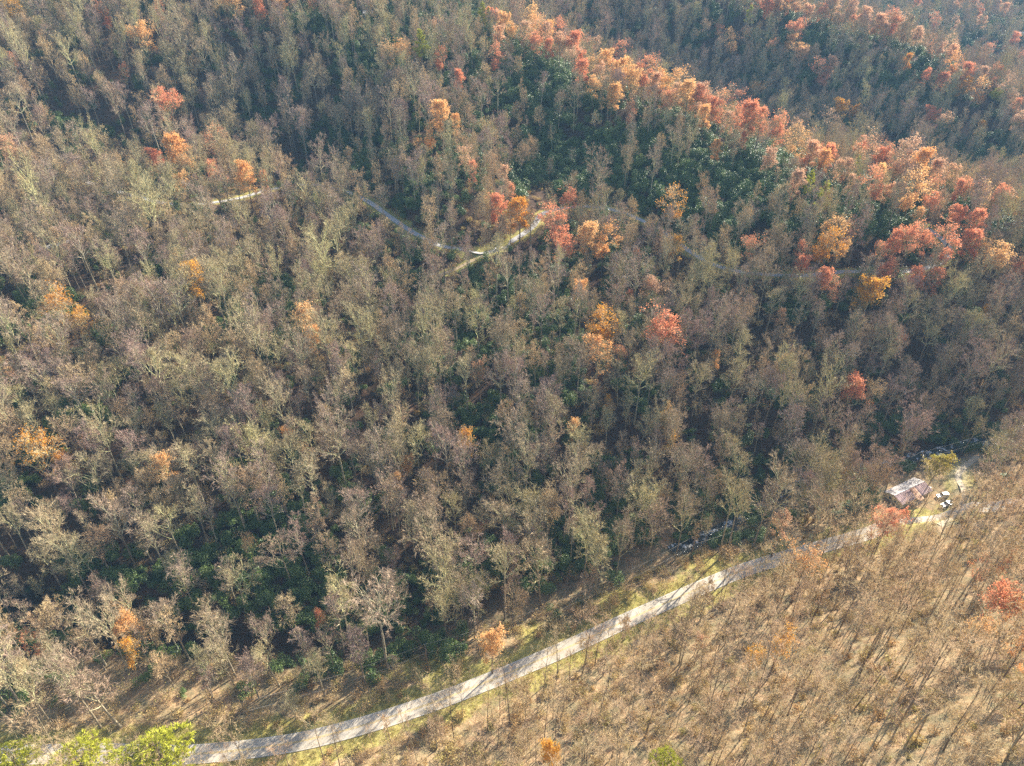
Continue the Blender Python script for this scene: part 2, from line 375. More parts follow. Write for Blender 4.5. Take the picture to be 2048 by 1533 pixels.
shade_mask = np.clip((GY - yroad - 22 + 10 * vnoise(GX, GY, 14, 41)) / 14, 0, 1)          # woodland shade of the far slope, painted into the litter colour
for nm, arr in (('grass', grass), ('bare', bare), ('shade_mask', shade_mask)):
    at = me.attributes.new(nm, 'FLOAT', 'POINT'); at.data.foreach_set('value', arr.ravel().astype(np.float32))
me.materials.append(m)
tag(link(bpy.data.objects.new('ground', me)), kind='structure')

# ------------------------------------------------------------------ roads, stream
def ribbon(name, path, offs, lift, material, parent=None, zc=None):
    t = np.gradient(path[:, :2], axis=0); t /= np.linalg.norm(t, axis=1)[:, None] + 1e-9
    nrm = np.c_[t[:, 1], -t[:, 0]]
    vs, fs = [], []; k = len(offs)
    for i in range(len(path)):
        for o in offs:
            x, y = path[i, :2] + nrm[i] * o
            vs.append((x, y, path[i, 2] + lift))
    for i in range(len(path) - 1):
        for j in range(k - 1):
            a = i * k + j; fs.append((a, a + k, a + k + 1, a + 1))
    return link(bpy.data.objects.new(name, mesh(name, vs, fs, [material], smooth=True)), parent)
def roadmat(name, a, b, scale=0.5):
    m, n, l, out = mat(name)
    g_ = n.new('ShaderNodeNewGeometry')
    f = noise(n, l, scale, 6, 0.7, g_.outputs['Position']); f2 = noise(n, l, 0.06, 3, 0.6, g_.outputs['Position'])
    c_ = ramp(n, l, f, [(0.3, a), (0.7, b)])
    c_ = mixc(n, l, ramp(n, l, f2, [(0.35, (0, 0, 0)), (0.65, (1, 1, 1))]), c_, tuple(min(1, x * 1.25) for x in b))
    principled(n, l, out, c_, 0.75, 0, 0.35); return m
M['asphalt'] = roadmat('worn_asphalt', (.30, .255, .20), (.44, .385, .31))
M['gravel'] = roadmat('grey_lane', (.28, .27, .26), (.42, .40, .38))
M['yellow'] = plain('yellow_line', (.62, .42, .08), 0.7, var=0.35, scale=1.0)
M['white'] = plain('white_line', (.62, .60, .55), 0.7, var=0.3, scale=1.0)
road = ribbon('road', ROAD, [-2.7, -1.35, 0, 1.35, 2.7], 0.14, M['asphalt']); tag(road, 'pale two-lane paved county road with yellow centre line through the valley', kind='structure')
for o in (-0.16, 0.16): tag(ribbon('centre_line', ROAD, [o - .06, o + .06], 0.146, M['yellow'], road))
for o in (-2.5, 2.5): ribbon('edge_line', ROAD, [o - .05, o + .05], 0.146, M['white'], road)
tag(ribbon('lane', UP, [-1.7, 0, 1.7], 0.12, M['gravel']), 'narrow grey lane curving round the spurs of the hillside', kind='structure')
tag(ribbon('path', TRACK, [-1.2, 0, 1.2], 0.12, plain('tan_track', (.42, .31, .18), .95, scale=.6)), 'tan dirt track branching off the hillside lane', kind='structure')
tag(ribbon('lane', LEFT, [-2.2, 0, 2.2], 0.12, M['gravel']), 'pale lane segment at the left end of the hillside', kind='structure')
tag(ribbon('driveway', DRIVE, [-1.1, 0, 1.1], 0.13, plain('pale_gravel', (.46, .38, .27), .95, scale=1.5)), 'pale gravel driveway beside the small house', kind='structure')
m, n, l, out = mat('stream_water')
g_ = n.new('ShaderNodeNewGeometry'); f = noise(n, l, 0.35, 3, 0.6, g_.outputs['Position']); f4 = noise(n, l, 2.6, 4, 0.8, g_.outputs['Position'])
foam = ramp(n, l, f, [(0.56, (0, 0, 0)), (0.62, (1, 1, 1))])
c_ = mixc(n, l, foam, (.05, .05, .04), (.75, .77, .78)); p = principled(n, l, out, c_, 0.12, 0, 0.6)
b_ = n.new('ShaderNodeBump'); b_.inputs['Strength'].default_value = 1.0; b_.inputs['Distance'].default_value = 0.3; l.new(f4, b_.inputs['Height']); l.new(b_.outputs[0], p.inputs['Normal'])
tag(ribbon('stream', STREAM[project(STREAM[:, 0], STREAM[:, 1], STREAM[:, 2])[0] > 1340], [-2.7, -1.3, 0, 1.3, 2.7], -0.3, m), 'rocky creek with white rapids below the wooded slope', kind='structure')
M['rock'] = plain('river_rock', (.42, .40, .36), .8, scale=1.2)

# ------------------------------------------------------------------ tree builder
def unit(v): return v / (np.linalg.norm(v) + 1e-9)
def rvec(r): return np.array([r.gauss(0, 1), r.gauss(0, 1), r.gauss(0, 1)])
def grow_tree(seed, H=24.0, cb=0.45, spread=6.0, n1=13, n2=6, n3=6, n4=8, up=0.35, shape='round', twig=0.036, r0=None, lean=0.0, leader=0.97, elev=(25, 60), fork=0.0, dense=1.0):
    """returns (trunk MB, crown MB, leaf anchor points); the bark is material 0, twigs material 1"""
    r = random.Random(seed); T = MB(); Cn = MB(); tips = []
    r0 = r0 or 0.0125 * H
    la = r.uniform(0, 2 * pi); k = 9; tp, tr = [], []
    wx, wy = r.uniform(-.5, .5), r.uniform(-.5, .5)
    for i in range(k):
        f = i / (k - 1)
        tp.append(np.array([lean * H * f * f * cos(la) + wx * sin(3 * f), lean * H * f * f * sin(la) + wy * sin(4 * f + 1), -0.6 + (H * leader + .6) * f]))
        tr.append(r0 * (1.25 if i == 0 else 1) * (1 - 0.93 * f ** 1.1) + 0.02)
    T.tube(tp, tr, 6)
    tpa = np.array(tp)
    def at(f):
        q = f * (k - 1); i = min(int(q), k - 2); return tpa[i] * (1 - (q - i)) + tpa[i + 1] * (q - i)
    def twigs(p, d, L, cnt):
        for _ in range(cnt):
            dd = unit(d + 0.75 * rvec(r) * 0.6 + np.array([0, 0, up * 0.6])); q = p + dd * L * r.uniform(.6, 1.2)
            s_ = unit(np.cross(dd, rvec(r))) * twig
            Cn.tri(tuple(p - s_), tuple(p + s_), tuple(q), 1)
            tips.append(q)
    def branch(p, d, L, rad, lev):
        seg = (4, 3, 2)[lev - 1] if lev < 4 else 1
        pts = [p]; rr = [rad]
        for i in range(seg):
            d = unit(d + rvec(r) * (0.13, 0.16, 0.2)[lev - 1] + np.array([0, 0, up * (0.25 if lev == 1 else 0.2)]))
            p = p + d * L / seg; pts.append(p); rr.append(rad * (1 - (i + 1) / seg * 0.8))
        if lev < 3: Cn.tube(pts, rr, 4 if lev == 1 else 3, 0)
        else: Cn.cone(pts[0], pts[-1], rr[0], 0 if r.random() < .6 else 1)
        A = np.array(pts)
        nc = {1: n2, 2: n3, 3: n4}[lev]; nc = max(2, int(round(nc * dense * r.uniform(.75, 1.25))))
        if lev == 3:
            for c_ in range(nc):
                f = r.uniform(.25, 1); i = min(int(f * seg), seg - 1); pp = A[i] + (A[i + 1] - A[i]) * (f * seg - i)
                twigs(pp, d, L * 0.75, 1)
            return
        for c_ in range(nc):
            f = 0.3 + 0.7 * (c_ + r.random()) / nc; i = min(int(f * seg), seg - 1)
            pp = A[i] + (A[i + 1] - A[i]) * (f * seg - i)
            ax = unit(np.cross(d, rvec(r))); an = r.uniform(.45, .95)
            nd = unit(d * cos(an) + ax * sin(an))
            branch(pp, nd, L * r.uniform(.38, .58) * (1.25 - .5 * f), rad * .5 * (1.1 - .5 * f), lev + 1)
    for i in range(n1):
        f = (i + r.random() * .8) / n1
        h = cb + (0.93 - cb) * f; az = i * 2.4 + r.uniform(-.4, .4)
        if shape == 'round': prof = math.sqrt(max(0.05, 1 - (f * 1.05 - .25) ** 2 * 1.05)) * (1 - .25 * f)
        elif shape == 'oval': prof = (0.55 + .45 * sin(pi * min(1, f * .9 + .1))) * (1 - .45 * f)
        elif shape == 'fan': prof = 0.8 + .1 * f
        else: prof = 1 - .85 * f
        el = R(r.uniform(*elev) + 22 * f)
        L = spread * prof * r.uniform(.75, 1.15) / max(.55, cos(el) + .15)
        d = np.array([cos(az) * cos(el), sin(az) * cos(el), sin(el)])
        branch(at(h * leader / leader), d, L, r0 * (.5 - .3 * f), 1)
    return T, Cn, tips
def leaves_mesh(seed, tips, size, frac, clump=1.0, per=1, thr=0.0):
    r = random.Random(seed); L = MB(); ph = [r.uniform(0, 9) for _ in range(3)]
    for p in tips:
        nz = sin(p[0] * .9 + ph[0]) + sin(p[1] * .8 + ph[1]) + sin(p[2] * .9 + ph[2])
        if r.random() > frac * (1.25 if nz > thr else .45): continue
        for _ in range(per):
            c = p + rvec(r) * clump * .35
            a = unit(rvec(r)) * size * r.uniform(.6, 1.2); b = unit(np.cross(a, rvec(r))) * size * r.uniform(.4, .8)
            L.quad(tuple(c - a * .5), tuple(c + b * .5), tuple(c + a * .5), tuple(c - b * .5))
    return L

PROTO = {}
def proto(key, T, Cn, Lf=None, mats=('bark', 'limb', 'twig'), leaf=None):
    tm = T.mesh('trunk', [M[mats[0]]], True); cm = Cn.mesh('crown', [M[mats[1]], M[mats[2]]])
    lm = Lf.mesh('leaves', [M[leaf]]) if Lf else None
    PROTO[key] = (tm, cm, lm)
BROAD = []
for i, kw in enumerate([
        dict(H=25, cb=.45, spread=6.3, shape='round'), dict(H=23, cb=.42, spread=5.6, shape='round', n1=15), dict(H=27, cb=.52, spread=5.8, shape='fan', n1=11, elev=(30, 55)),
        dict(H=24, cb=.38, spread=4.4, shape='oval', n1=17, elev=(35, 60)), dict(H=21, cb=.40, spread=6.6, shape='round', n1=12, elev=(12, 45)), dict(H=26, cb=.5, spread=4.6, shape='oval', n1=14, elev=(40, 65)),
        dict(H=22, cb=.45, spread=5.2, shape='fan', n1=12, lean=.08), dict(H=24, cb=.5, spread=5.0, shape='round', n1=12, lean=.06), dict(H=19, cb=.35, spread=4.6, shape='round', n1=12), dict(H=28, cb=.55, spread=6.2, shape='round', n1=12, elev=(20, 50))]):
    T, Cn, tips = grow_tree(100 + i, **kw); proto(('broad', i), T, Cn); BROAD.append(kw['H'])
FINE = []
for i, kw in enumerate([dict(H=20, cb=.35, spread=4.4, shape='round', n1=15, n4=10), dict(H=18, cb=.32, spread=5.0, shape='round', n1=15, n4=10), dict(H=21, cb=.4, spread=3.6, shape='oval', n1=16, n4=10)]):
    T, Cn, tips = grow_tree(200 + i, twig=.03, **kw); proto(('fine', i), T, Cn, mats=('bark', 'twig', 'darktwig')); FINE.append(kw['H'])
SLIM = []
for i, kw in enumerate([dict(H=17, cb=.45, spread=2.6, shape='oval', n1=10), dict(H=20, cb=.5, spread=3.4, shape='fan', n1=8, elev=(45, 65)), dict(H=15, cb=.4, spread=2.2, shape='oval', n1=9),
                        dict(H=21, cb=.42, spread=4.0, shape='fan', n1=8, elev=(35, 60), lean=.05), dict(H=18, cb=.55, spread=3.0, shape='round', n1=8, lean=.07), dict(H=12, cb=.3, spread=2.4, shape='oval', n1=9), dict(H=19, cb=.36, spread=4.6, shape='fan', n1=7, elev=(40, 55))]):
    T, Cn, tips = grow_tree(300 + i, r0=.0052 * kw['H'] + .02, twig=.018, n2=6, n3=5, n4=4, **kw); proto(('slim', i), T, Cn, mats=('bark' if i % 3 == 0 else 'darkbark', 'darkbark' if i % 2 else 'bark', 'paletwig')); SLIM.append(kw['H'])
LEAFY_H = []
for i, kw in enumerate([dict(H=22, cb=.45, spread=5.2, shape='round', n1=13), dict(H=20, cb=.4, spread=4.8, shape='round', n1=13), dict(H=24, cb=.45, spread=4.6, shape='oval', n1=15), dict(H=17, cb=.4, spread=4.2, shape='fan', n1=11)]):
    T, Cn, tips = grow_tree(400 + i, n4=6, twig=.045, **kw); LEAFY_H.append(kw['H'])
    Lf = leaves_mesh(i, tips, .55, .95, per=1, thr=-.9); Ls = leaves_mesh(50 + i, tips, .5, .42, per=1, thr=.2)
    tm = T.mesh('trunk', [M['darkbark']], True); cm = Cn.mesh('crown', [M['limb'], M['darktwig']])
    for colr in ('orange', 'red', 'rust', 'gold', 'greenleaf'):
        PROTO[('leafy', i, colr, 0)] = (tm, cm, Lf.mesh('leaves', [M[colr]])); PROTO[('leafy', i, colr, 1)] = (tm, cm, Ls.mesh('leaves', [M[colr]]))
def pine(seed, H, rad, cb):
    r = random.Random(seed); T = MB(); Cn = MB(); L = MB()
    T.tube([(0, 0, -.6), (0.1, 0, H * .5), (0, 0.1, H)], [.012 * H, .009 * H, .03], 6)
    n_ = int(H * (1 - cb) * 2.6)
    for i in range(n_):
        f = (i + r.random()) / n_; z = H * (cb + (1 - cb) * f); az = r.uniform(0, 2 * pi)
        Lb = rad * (1 - f ** 1.6) * r.uniform(.6, 1.15) + .5
        d = unit(np.array([cos(az), sin(az), .28 + .5 * f])); p = np.array([0, 0, z]); q = p + d * Lb
        Cn.cone(p, q, .06)
        for k_ in range(int(9 + Lb * 10)):
            g_ = r.uniform(.3, 1.05); c = p + (q - p) * g_ + rvec(r) * .3 * (1.2 - .4 * g_)
            for _ in range(3):
                a = unit(unit(rvec(r)) + np.array([0, 0, .9])) * r.uniform(.4, .8); b = unit(np.cross(a, rvec(r))) * .14
                L.tri(tuple(c - b), tuple(c + b), tuple(c + a))
    return T, Cn, L
def round_pine(seed, H=22, rad=5.6):
    r = random.Random(seed); T, Cn, _ = pine(seed, H, rad * .8, .5); L = MB()
    lobes = [(0, 0, H * .78, 1.0)] + [(rad * .55 * cos(a), rad * .55 * sin(a), H * (.66 + .1 * r.random()), .7) for a in (0, 1.3, 2.4, 3.7, 5.0)]
    for _ in range(430):
        lx, ly, lz, lr = r.choice(lobes); d = unit(rvec(r) + np.array([0, 0, .35])); c = np.array([lx, ly, lz]) + d * np.array([rad * .62, rad * .62, H * .17]) * lr * r.uniform(.75, 1.08)
        for _ in range(11):
            p = c + rvec(r) * .16; a = unit(unit(rvec(r)) * .8 + d) * r.uniform(.4, .75); b = unit(np.cross(a, rvec(r))) * .11; L.tri(tuple(p - b), tuple(p + b), tuple(p + a))
    return T, Cn, L
for i, a in enumerate([(24, 4.2, .45), (21, 3.6, .4), (27, 3.0, .55), (22, 6.0, .5)]):
    T, Cn, L = pine(500 + i, *a) if i < 3 else round_pine(503); proto(('pine', i), T, Cn, L, mats=('darkbark', 'darkbark', 'darkbark'), leaf='needle')
def leafblob(seed, rad, h, cnt, size, ratio=.45, hollow=.55):
    r = random.Random(seed); L = MB()
    lobes = [(r.uniform(-.6, .6) * rad, r.uniform(-.6, .6) * rad, r.uniform(.35, .75) * h, r.uniform(.45, .75)) for _ in range(7)]
    for _ in range(cnt):
        lx, ly, lz, lr = r.choice(lobes); d = unit(rvec(r)); q = r.uniform(hollow, 1) * lr
        c = np.array([lx + d[0] * q * rad * .7, ly + d[1] * q * rad * .7, max(.1, lz + d[2] * q * h * .45)])
        nn = unit(rvec(r) * .55 + np.array([0, 0, .8]) + d * .35); a = unit(np.cross(nn, rvec(r))); b = np.cross(nn, a) * size * ratio * r.uniform(.7, 1.2); a = a * size * r.uniform(.6, 1.3)
        L.quad(tuple(c - a * .5), tuple(c + b * .5), tuple(c + a * .5), tuple(c - b * .5))
    return L
def brush(seed, h, rad, cnt, leafy=.4):
    r = random.Random(seed); L = MB()
    for _ in range(cnt):
        az = r.uniform(0, 2 * pi); b0 = np.array([r.uniform(-.5, .5) * rad, r.uniform(-.5, .5) * rad, -.1])
        d = unit(np.array([cos(az) * .5, sin(az) * .5, 1]) + rvec(r) * .15); q = b0 + d * h * r.uniform(.5, 1.1)
        s_ = unit(np.cross(d, rvec(r))) * .03; L.tri(tuple(b0 - s_), tuple(b0 + s_), tuple(q), 0)
        for _ in range(4):
            g_ = r.uniform(.35, 1); p = b0 + (q - b0) * g_; e = p + unit(d + rvec(r) * .5) * h * .35
            s_ = unit(np.cross(d, rvec(r))) * .02; L.tri(tuple(p - s_), tuple(p + s_), tuple(e), 0)
            if r.random() < leafy:
                a = unit(rvec(r)) * .22; b = unit(np.cross(a, rvec(r))) * .13; L.quad(tuple(e - a), tuple(e + b), tuple(e + a), tuple(e - b), 1)
    return L

# ------------------------------------------------------------------ scattering stuff with geometry nodes
def source_collection(name, objs):
    c_ = bpy.data.collections.new(name)
    for o in objs: c_.objects.link(o)
    return c_
def scatter(name, coll, pts, rots, scls, idx, label):
    me = bpy.data.meshes.new(name); me.vertices.add(len(pts)); me.vertices.foreach_set('co', np.array(pts, np.float32).ravel())
    a = me.attributes.new('rot', 'FLOAT_VECTOR', 'POINT'); a.data.foreach_set('vector', np.array(rots, np.float32).ravel())
    a = me.attributes.new('scl', 'FLOAT_VECTOR', 'POINT'); a.data.foreach_set('vector', np.array(scls, np.float32).ravel())
    a = me.attributes.new('idx', 'INT', 'POINT'); a.data.foreach_set('value', np.array(idx, np.int32))
    me.update()
    o = link(bpy.data.objects.new(name, me)); tag(o, label, kind='stuff')
    ng = bpy.data.node_groups.new(name + '_nodes', 'GeometryNodeTree')
    ng.interface.new_socket('Geometry', in_out='INPUT', socket_type='NodeSocketGeometry')
    ng.interface.new_socket('Geometry', in_out='OUTPUT', socket_type='NodeSocketGeometry')
    N, L = ng.nodes, ng.links
    gi = N.new('NodeGroupInput'); go = N.new('NodeGroupOutput'); ip = N.new('GeometryNodeInstanceOnPoints')
    ci = N.new('GeometryNodeCollectionInfo'); ci.inputs['Collection'].default_value = coll
    ci.inputs['Separate Children'].default_value = True; ci.inputs['Reset Children'].default_value = True
    def attr(nm, dt):
        q = N.new('GeometryNodeInputNamedAttribute'); q.data_type = dt; q.inputs[0].default_value = nm
        return [s for s in q.outputs if s.enabled and s.name == 'Attribute'][0]
    L.new(gi.outputs[0], ip.inputs['Points']); L.new(ci.outputs[0], ip.inputs['Instance'])
    ip.inputs['Pick Instance'].default_value = True
    L.new(attr('idx', 'INT'), ip.inputs['Instance Index'])
    L.new(attr('rot', 'FLOAT_VECTOR'), ip.inputs['Rotation']); L.new(attr('scl', 'FLOAT_VECTOR'), ip.inputs['Scale'])
    L.new(ip.outputs[0], go.inputs[0])
    md = o.modifiers.new('scatter', 'NODES'); md.node_group = ng
    return o
def joined_source(name, ms):
    """one mesh out of trunk, crown and leaf meshes, for the mass of far trees"""
    vs, fs, mi, mats = [], [], [], []
    for me in ms:
        if me is None: continue
        b = len(vs); mb = len(mats); mats += list(me.materials)
        vs += [tuple(v.co) for v in me.vertices]; fs += [tuple(b + i for i in p.vertices) for p in me.polygons]; mi += [mb + p.material_index for p in me.polygons]
    return bpy.data.objects.new(name, mesh(name, vs, fs, mats, mi))

# ------------------------------------------------------------------ where trees stand
def blobs(px, py, L):
    v = np.zeros(np.shape(px))
    for cx, cy, sx, sy, a in L: v = np.maximum(v, a * np.exp(-(((px - cx) / sx) ** 2 + ((py - cy) / sy) ** 2)))
    return v
RT = {k: q for k, q in (('road', ROAD), ('up', UP), ('stream', STREAM), ('track', TRACK), ('left', LEFT), ('drive', DRIVE))}
def clear_of(x, y, lim):
    ok = np.ones(len(x), bool)
    for k, q in RT.items():
        if k in lim: ok &= dist_path(x, y, q)[0] > lim[k]
    ok &= np.hypot(x - 155.5, y - 194) > 15.5
    tt = np.clip(((x - 155) * .72 + (y - 194) * .69), 0, 42); ok &= np.hypot(x - 155 - .72 * tt, y - 194 - .69 * tt) > 6.5
    a, b, _ = project(x, y, np.full(len(x), 12.0)); ok &= ~((np.abs(a - 1830) < 62) & (np.abs(b - 1000) < 52) & (y > 150) & (y < 215))
    return ok
def jittered(x0, x1, y0, y1, s, j=.42):
    a, b = np.meshgrid(np.arange(x0, x1, s), np.arange(y0, y1, s * .87), indexing='ij')
    a = a + (np.arange(b.shape[1]) % 2)[None] * s * .5
    a = a + npr.uniform(-j, j, a.shape) * s; b = b + npr.uniform(-j, j, b.shape) * s
    return a.ravel(), b.ravel()
def side_of_road(x, y):
    """True on the camera's side of the road"""
    yr = np.interp(x, ROAD[:, 0], ROAD[:, 1]); return y < yr
def inview(x, y, z, mg=90, top=16):
    a, b, d = project(x, y, z); c_, e, _ = project(x, y, z + top)
    return (a > -mg) & (a < W + mg) & (b > -60) & (e < HH + 60) & (d > 30)

# the turning trees the photograph shows: crown centre (px), width (px), colour, sparse
LEAFY = [
 (35,30,50,'gold',1),(212,45,22,'red',0),(290,85,50,'orange',0),(335,217,62,'red',0),(472,17,42,'orange',0),(520,25,30,'red',0),(562,12,34,'orange',0),(625,8,28,'red',1),(322,35,20,'red',1),
 (350,305,56,'orange',0),(315,330,36,'red',0),(372,340,34,'orange',1),(435,300,38,'red',1),(428,348,34,'red',1),(365,372,30,'orange',1),(493,362,46,'orange',0),(530,362,20,'red',1),(22,305,46,'rust',1),(250,150,22,'red',1),(510,275,24,'rust',1),(28,130,22,'red',1),
 (882,235,50,'orange',0),(912,252,26,'orange',1),(862,285,28,'orange',0),(838,297,20,'orange',1),(930,322,36,'rust',1),(945,346,26,'red',1),(1010,357,30,'rust',1),(1022,390,22,'red',1),(800,115,40,'orange',1),(882,130,22,'red',0),(917,162,22,'red',0),(992,128,24,'red',0),(870,62,24,'rust',1),
 (995,420,38,'red',0),(1038,430,44,'gold',0),(1022,458,32,'orange',1),(1140,412,34,'red',0),(1108,468,44,'red',0),(1132,508,40,'red',0),(1178,480,46,'orange',0),(1207,500,38,'orange',0),(1345,425,46,'gold',1),(1352,500,32,'gold',1),(1100,442,26,'red',1),(1272,518,16,'red',1),
 (985,42,28,'red',0),(1010,50,28,'orange',0),(1062,58,34,'orange',0),(1035,28,24,'rust',0),(1075,82,30,'red',1),(1095,68,24,'orange',0),(1122,76,36,'red',0),(1150,92,34,'red',0),(1098,100,22,'red',0),(1172,120,30,'red',1),(1160,128,26,'red',0),(1188,96,26,'rust',1),(1212,130,34,'orange',0),(1240,150,32,'orange',0),(1262,165,34,'orange',0),(1165,146,30,'red',0),(1226,196,34,'orange',0),(1186,180,26,'orange',0),(1260,238,18,'red',0),
 (1238,118,28,'red',0),(1290,160,32,'red',0),(1318,172,32,'orange',0),(1345,188,38,'orange',0),(1375,190,34,'orange',0),(1398,206,34,'red',0),(1425,226,36,'red',0),(1408,236,28,'orange',0),(1445,205,26,'orange',0),(1468,218,30,'red',0),(1496,236,30,'red',0),(1520,244,26,'red',1),(1558,262,30,'red',1),(1592,278,24,'rust',0),(1455,250,30,'rust',1),(1500,262,28,'rust',1),(1432,302,22,'orange',0),(1485,285,20,'red',0),
 (1538,325,34,'rust',0),(1622,312,34,'rust',0),(1605,340,24,'red',0),(1655,316,28,'red',0),(1720,312,30,'red',0),(1722,290,20,'red',0),(1768,332,28,'rust',0),(1808,312,44,'rust',0),(1845,330,32,'orange',0),(1760,352,26,'orange',0),(1745,384,34,'red',0),(1775,390,22,'rust',0),(1820,400,44,'orange',0),(1860,418,32,'red',0),(1835,438,24,'orange',1),(1912,440,34,'red',0),(1952,448,34,'red',0),(1592,368,30,'rust',0),(1700,372,24,'rust',1),(1950,350,24,'red',1),(2030,395,24,'red',1),(1580,396,18,'red',1),
 (1550,28,24,'orange',0),(1532,15,26,'red',0),(1585,8,22,'rust',0),(1668,14,36,'rust',0),(1702,24,38,'rust',0),(1730,40,30,'rust',0),(1758,52,34,'rust',0),(1780,58,22,'red',0),(1592,68,40,'red',0),(1580,92,28,'orange',0),(1598,112,26,'orange',0),(1460,96,26,'orange',0),(1438,68,20,'red',1),(1640,158,32,'red',0),(1662,134,24,'rust',0),(1602,118,26,'rust',0),(1788,52,20,'rust',0),(1672,42,18,'gold',0),(1835,76,26,'rust',0),(1878,104,22,'rust',0),(1850,158,22,'red',0),(1905,110,24,'rust',0),(1932,150,34,'red',0),(1955,196,30,'orange',0),(1928,182,28,'gold',0),(1882,168,28,'red',0),(1905,140,26,'orange',0),(1860,240,38,'red',0),(1888,252,32,'rust',1),(1680,222,30,'gold',0),(1708,228,20,'gold',0),(1658,256,28,'rust',1),(1510,188,26,'gold',1),(1815,125,18,'gold',0),(2015,190,28,'rust',0),(2035,250,26,'rust',0),(1990,150,24,'red',1),(1960,260,20,'gold',1),(1410,60,20,'rust',1),(1545,100,22,'red',1),(1490,75,22,'rust',1),
 (1962,48,20,'rust',0),(1958,30,12,'red',0),(1866,52,20,'red',0),(1975,8,14,'rust',0),(1920,4,22,'rust',0),(1948,4,22,'rust',0),(2028,84,24,'red',0),(1908,56,14,'rust',0),(2040,120,18,'red',0),(1968,114,20,'red',0),(2008,22,18,'rust',0),(1835,6,18,'red',0),(1997,12,10,'rust',0),
 (1602,540,38,'red',0),(1648,565,36,'red',0),(1600,508,24,'red',0),(1650,510,42,'gold',0),(1682,506,26,'orange',0),(1660,484,40,'orange',0),(1690,482,26,'red',1),(1785,498,40,'red',0),(1815,488,46,'red',0),(1845,492,28,'red',0),(1882,510,46,'red',0),(1755,512,28,'red',1),(1942,490,38,'red',0),(1955,508,32,'orange',1),(1990,530,50,'orange',0),(2035,545,28,'red',0),(1738,592,62,'gold',0),(1765,556,40,'red',0),(1828,566,42,'red',0),(1868,565,38,'red',1),(1665,592,26,'red',1),(1795,692,30,'red',1),(1998,590,14,'red',0),(1966,633,14,'gold',0),(1500,505,38,'red',1),(1790,620,24,'rust',1),
 (1160,586,32,'orange',0),(1300,588,38,'rust',0),(1258,600,20,'red',1),(1205,668,48,'gold',0),(1195,715,62,'orange',1),(1240,718,26,'red',1),(1330,680,72,'red',0),(960,748,38,'rust',1),(815,935,30,'orange',0),(795,965,24,'orange',1),(612,645,52,'orange',1),(628,682,38,'orange',1),(600,560,26,'rust',1),(130,625,62,'gold',1),(170,650,40,'gold',1),(390,560,52,'gold',1),(80,915,74,'gold',1),(130,930,34,'gold',0),(575,878,18,'orange',0),(620,925,26,'rust',1),(332,945,54,'orange',1),(15,748,28,'orange',1),(1148,862,30,'orange',1),(1330,840,36,'gold',1),(1342,890,30,'gold',1),(932,888,40,'gold',1),(262,1260,50,'orange',0),(262,1305,40,'gold',1),(500,1092,26,'orange',1),(1705,785,52,'red',0),(1430,722,22,'orange',1),(1215,810,18,'gold',1),(175,890,26,'orange',1),(1470,610,26,'rust',1),(1560,640,24,'rust',1),(640,1240,22,'red',1),
 (985,1292,54,'orange',0),(1608,1140,62,'orange',1),(1772,1052,60,'red',0),(1562,1050,40,'rust',1),(1988,1213,62,'red',0),(2042,1228,36,'orange',0),(1955,1272,44,'orange',1),(2038,1308,42,'orange',0),(1560,1298,56,'gold',1),(1505,1325,40,'gold',1),(1100,1512,44,'gold',0),(1955,1150,30,'red',1),(2005,1140,28,'red',1),(1400,1290,30,'rust',1),(75,1300,34,'red',1),(1030,1130,26,'rust',1),
]
PINES = [(965,22,26,0),(842,85,32,2),(1650,385,36,0),(1622,358,24,1),(1716,330,24,1),(1500,28,20,2),(20,1515,100,3),(150,1518,120,3),(262,1522,110,3),(318,1505,130,3),(1335,1522,70,3),(978,32,14,2),(2005,120,18,3),(1995,185,26,3),(800,95,14,1),(868,80,14,1)]
def crown_spot(px, py, frac, h):
    return hit(px, py, above=frac * h)
CROWNS = []
LEAFY += [(int(px_ + (rr.random() - .5) * 26), int(py_ + rr.uniform(-4, 34)), rr.randrange(20, 34), rr.choice(['rust', 'rust', 'orange', 'red']), rr.choice([0, 1, 1])) for rr in [random.Random(77)]
          for px_, py_ in [(a, np.interp(a, [980, 1060, 1170, 1280, 1400, 1500, 1600, 1700, 1830, 1950, 2048], [40, 62, 105, 160, 205, 245, 285, 320, 335, 370, 420])) for a in range(985, 2040, 19)]]
LEAFY += [(int(px_ + (rr.random() - .5) * 20), int(py_ + rr.uniform(-3, 24)), rr.randrange(16, 26), rr.choice(['rust', 'rust', 'red']), rr.choice([0, 1])) for rr in [random.Random(78)]
          for px_, py_ in [(a, np.interp(a, [1500, 1640, 1750, 1850, 1900, 2000, 2048], [5, 18, 44, 78, 108, 168, 208])) for a in range(1510, 2045, 19)]]
placed = []   # x, y, radius of trees placed by hand

groups = {}
def region(px, py, x, y):
    if side_of_road(np.array([x]), np.array([y]))[0]: return 'on the near slope below the county road'
    dr = dist_path(np.array([x]), np.array([y]), ROAD)[0][0]
    if dr < 22: return 'along the far edge of the county road'
    if y > 740: return 'on the far blue hillside past the last ridge'
    rid1 = np.interp(px, [900, 1000, 1100, 1200, 1300, 1400, 1500, 1600, 1700, 1800, 2048], [-20, 20, 50, 95, 130, 165, 200, 250, 285, 290, 350])
    if px > 1000 and py < rid1: return 'on the second ridge behind the near ridge'
    if px > 960 and py < rid1 + 110 and py < 460: return 'along the crest of the near ridge'
    if py < 400 and px < 700: return 'on the upper slope at the far left'
    if py < 400: return 'on the shaded ridge face above the lane'
    if py < 530 and px < 1500: return 'beside the winding hillside lane'
    if py < 640 and px >= 1500: return 'round the lane bend at the right'
    if px < 700: return 'on the middle slope at the left'
    if px < 1400: return 'on the middle slope between lane and creek'
    return 'on the right slope below the lane bend'
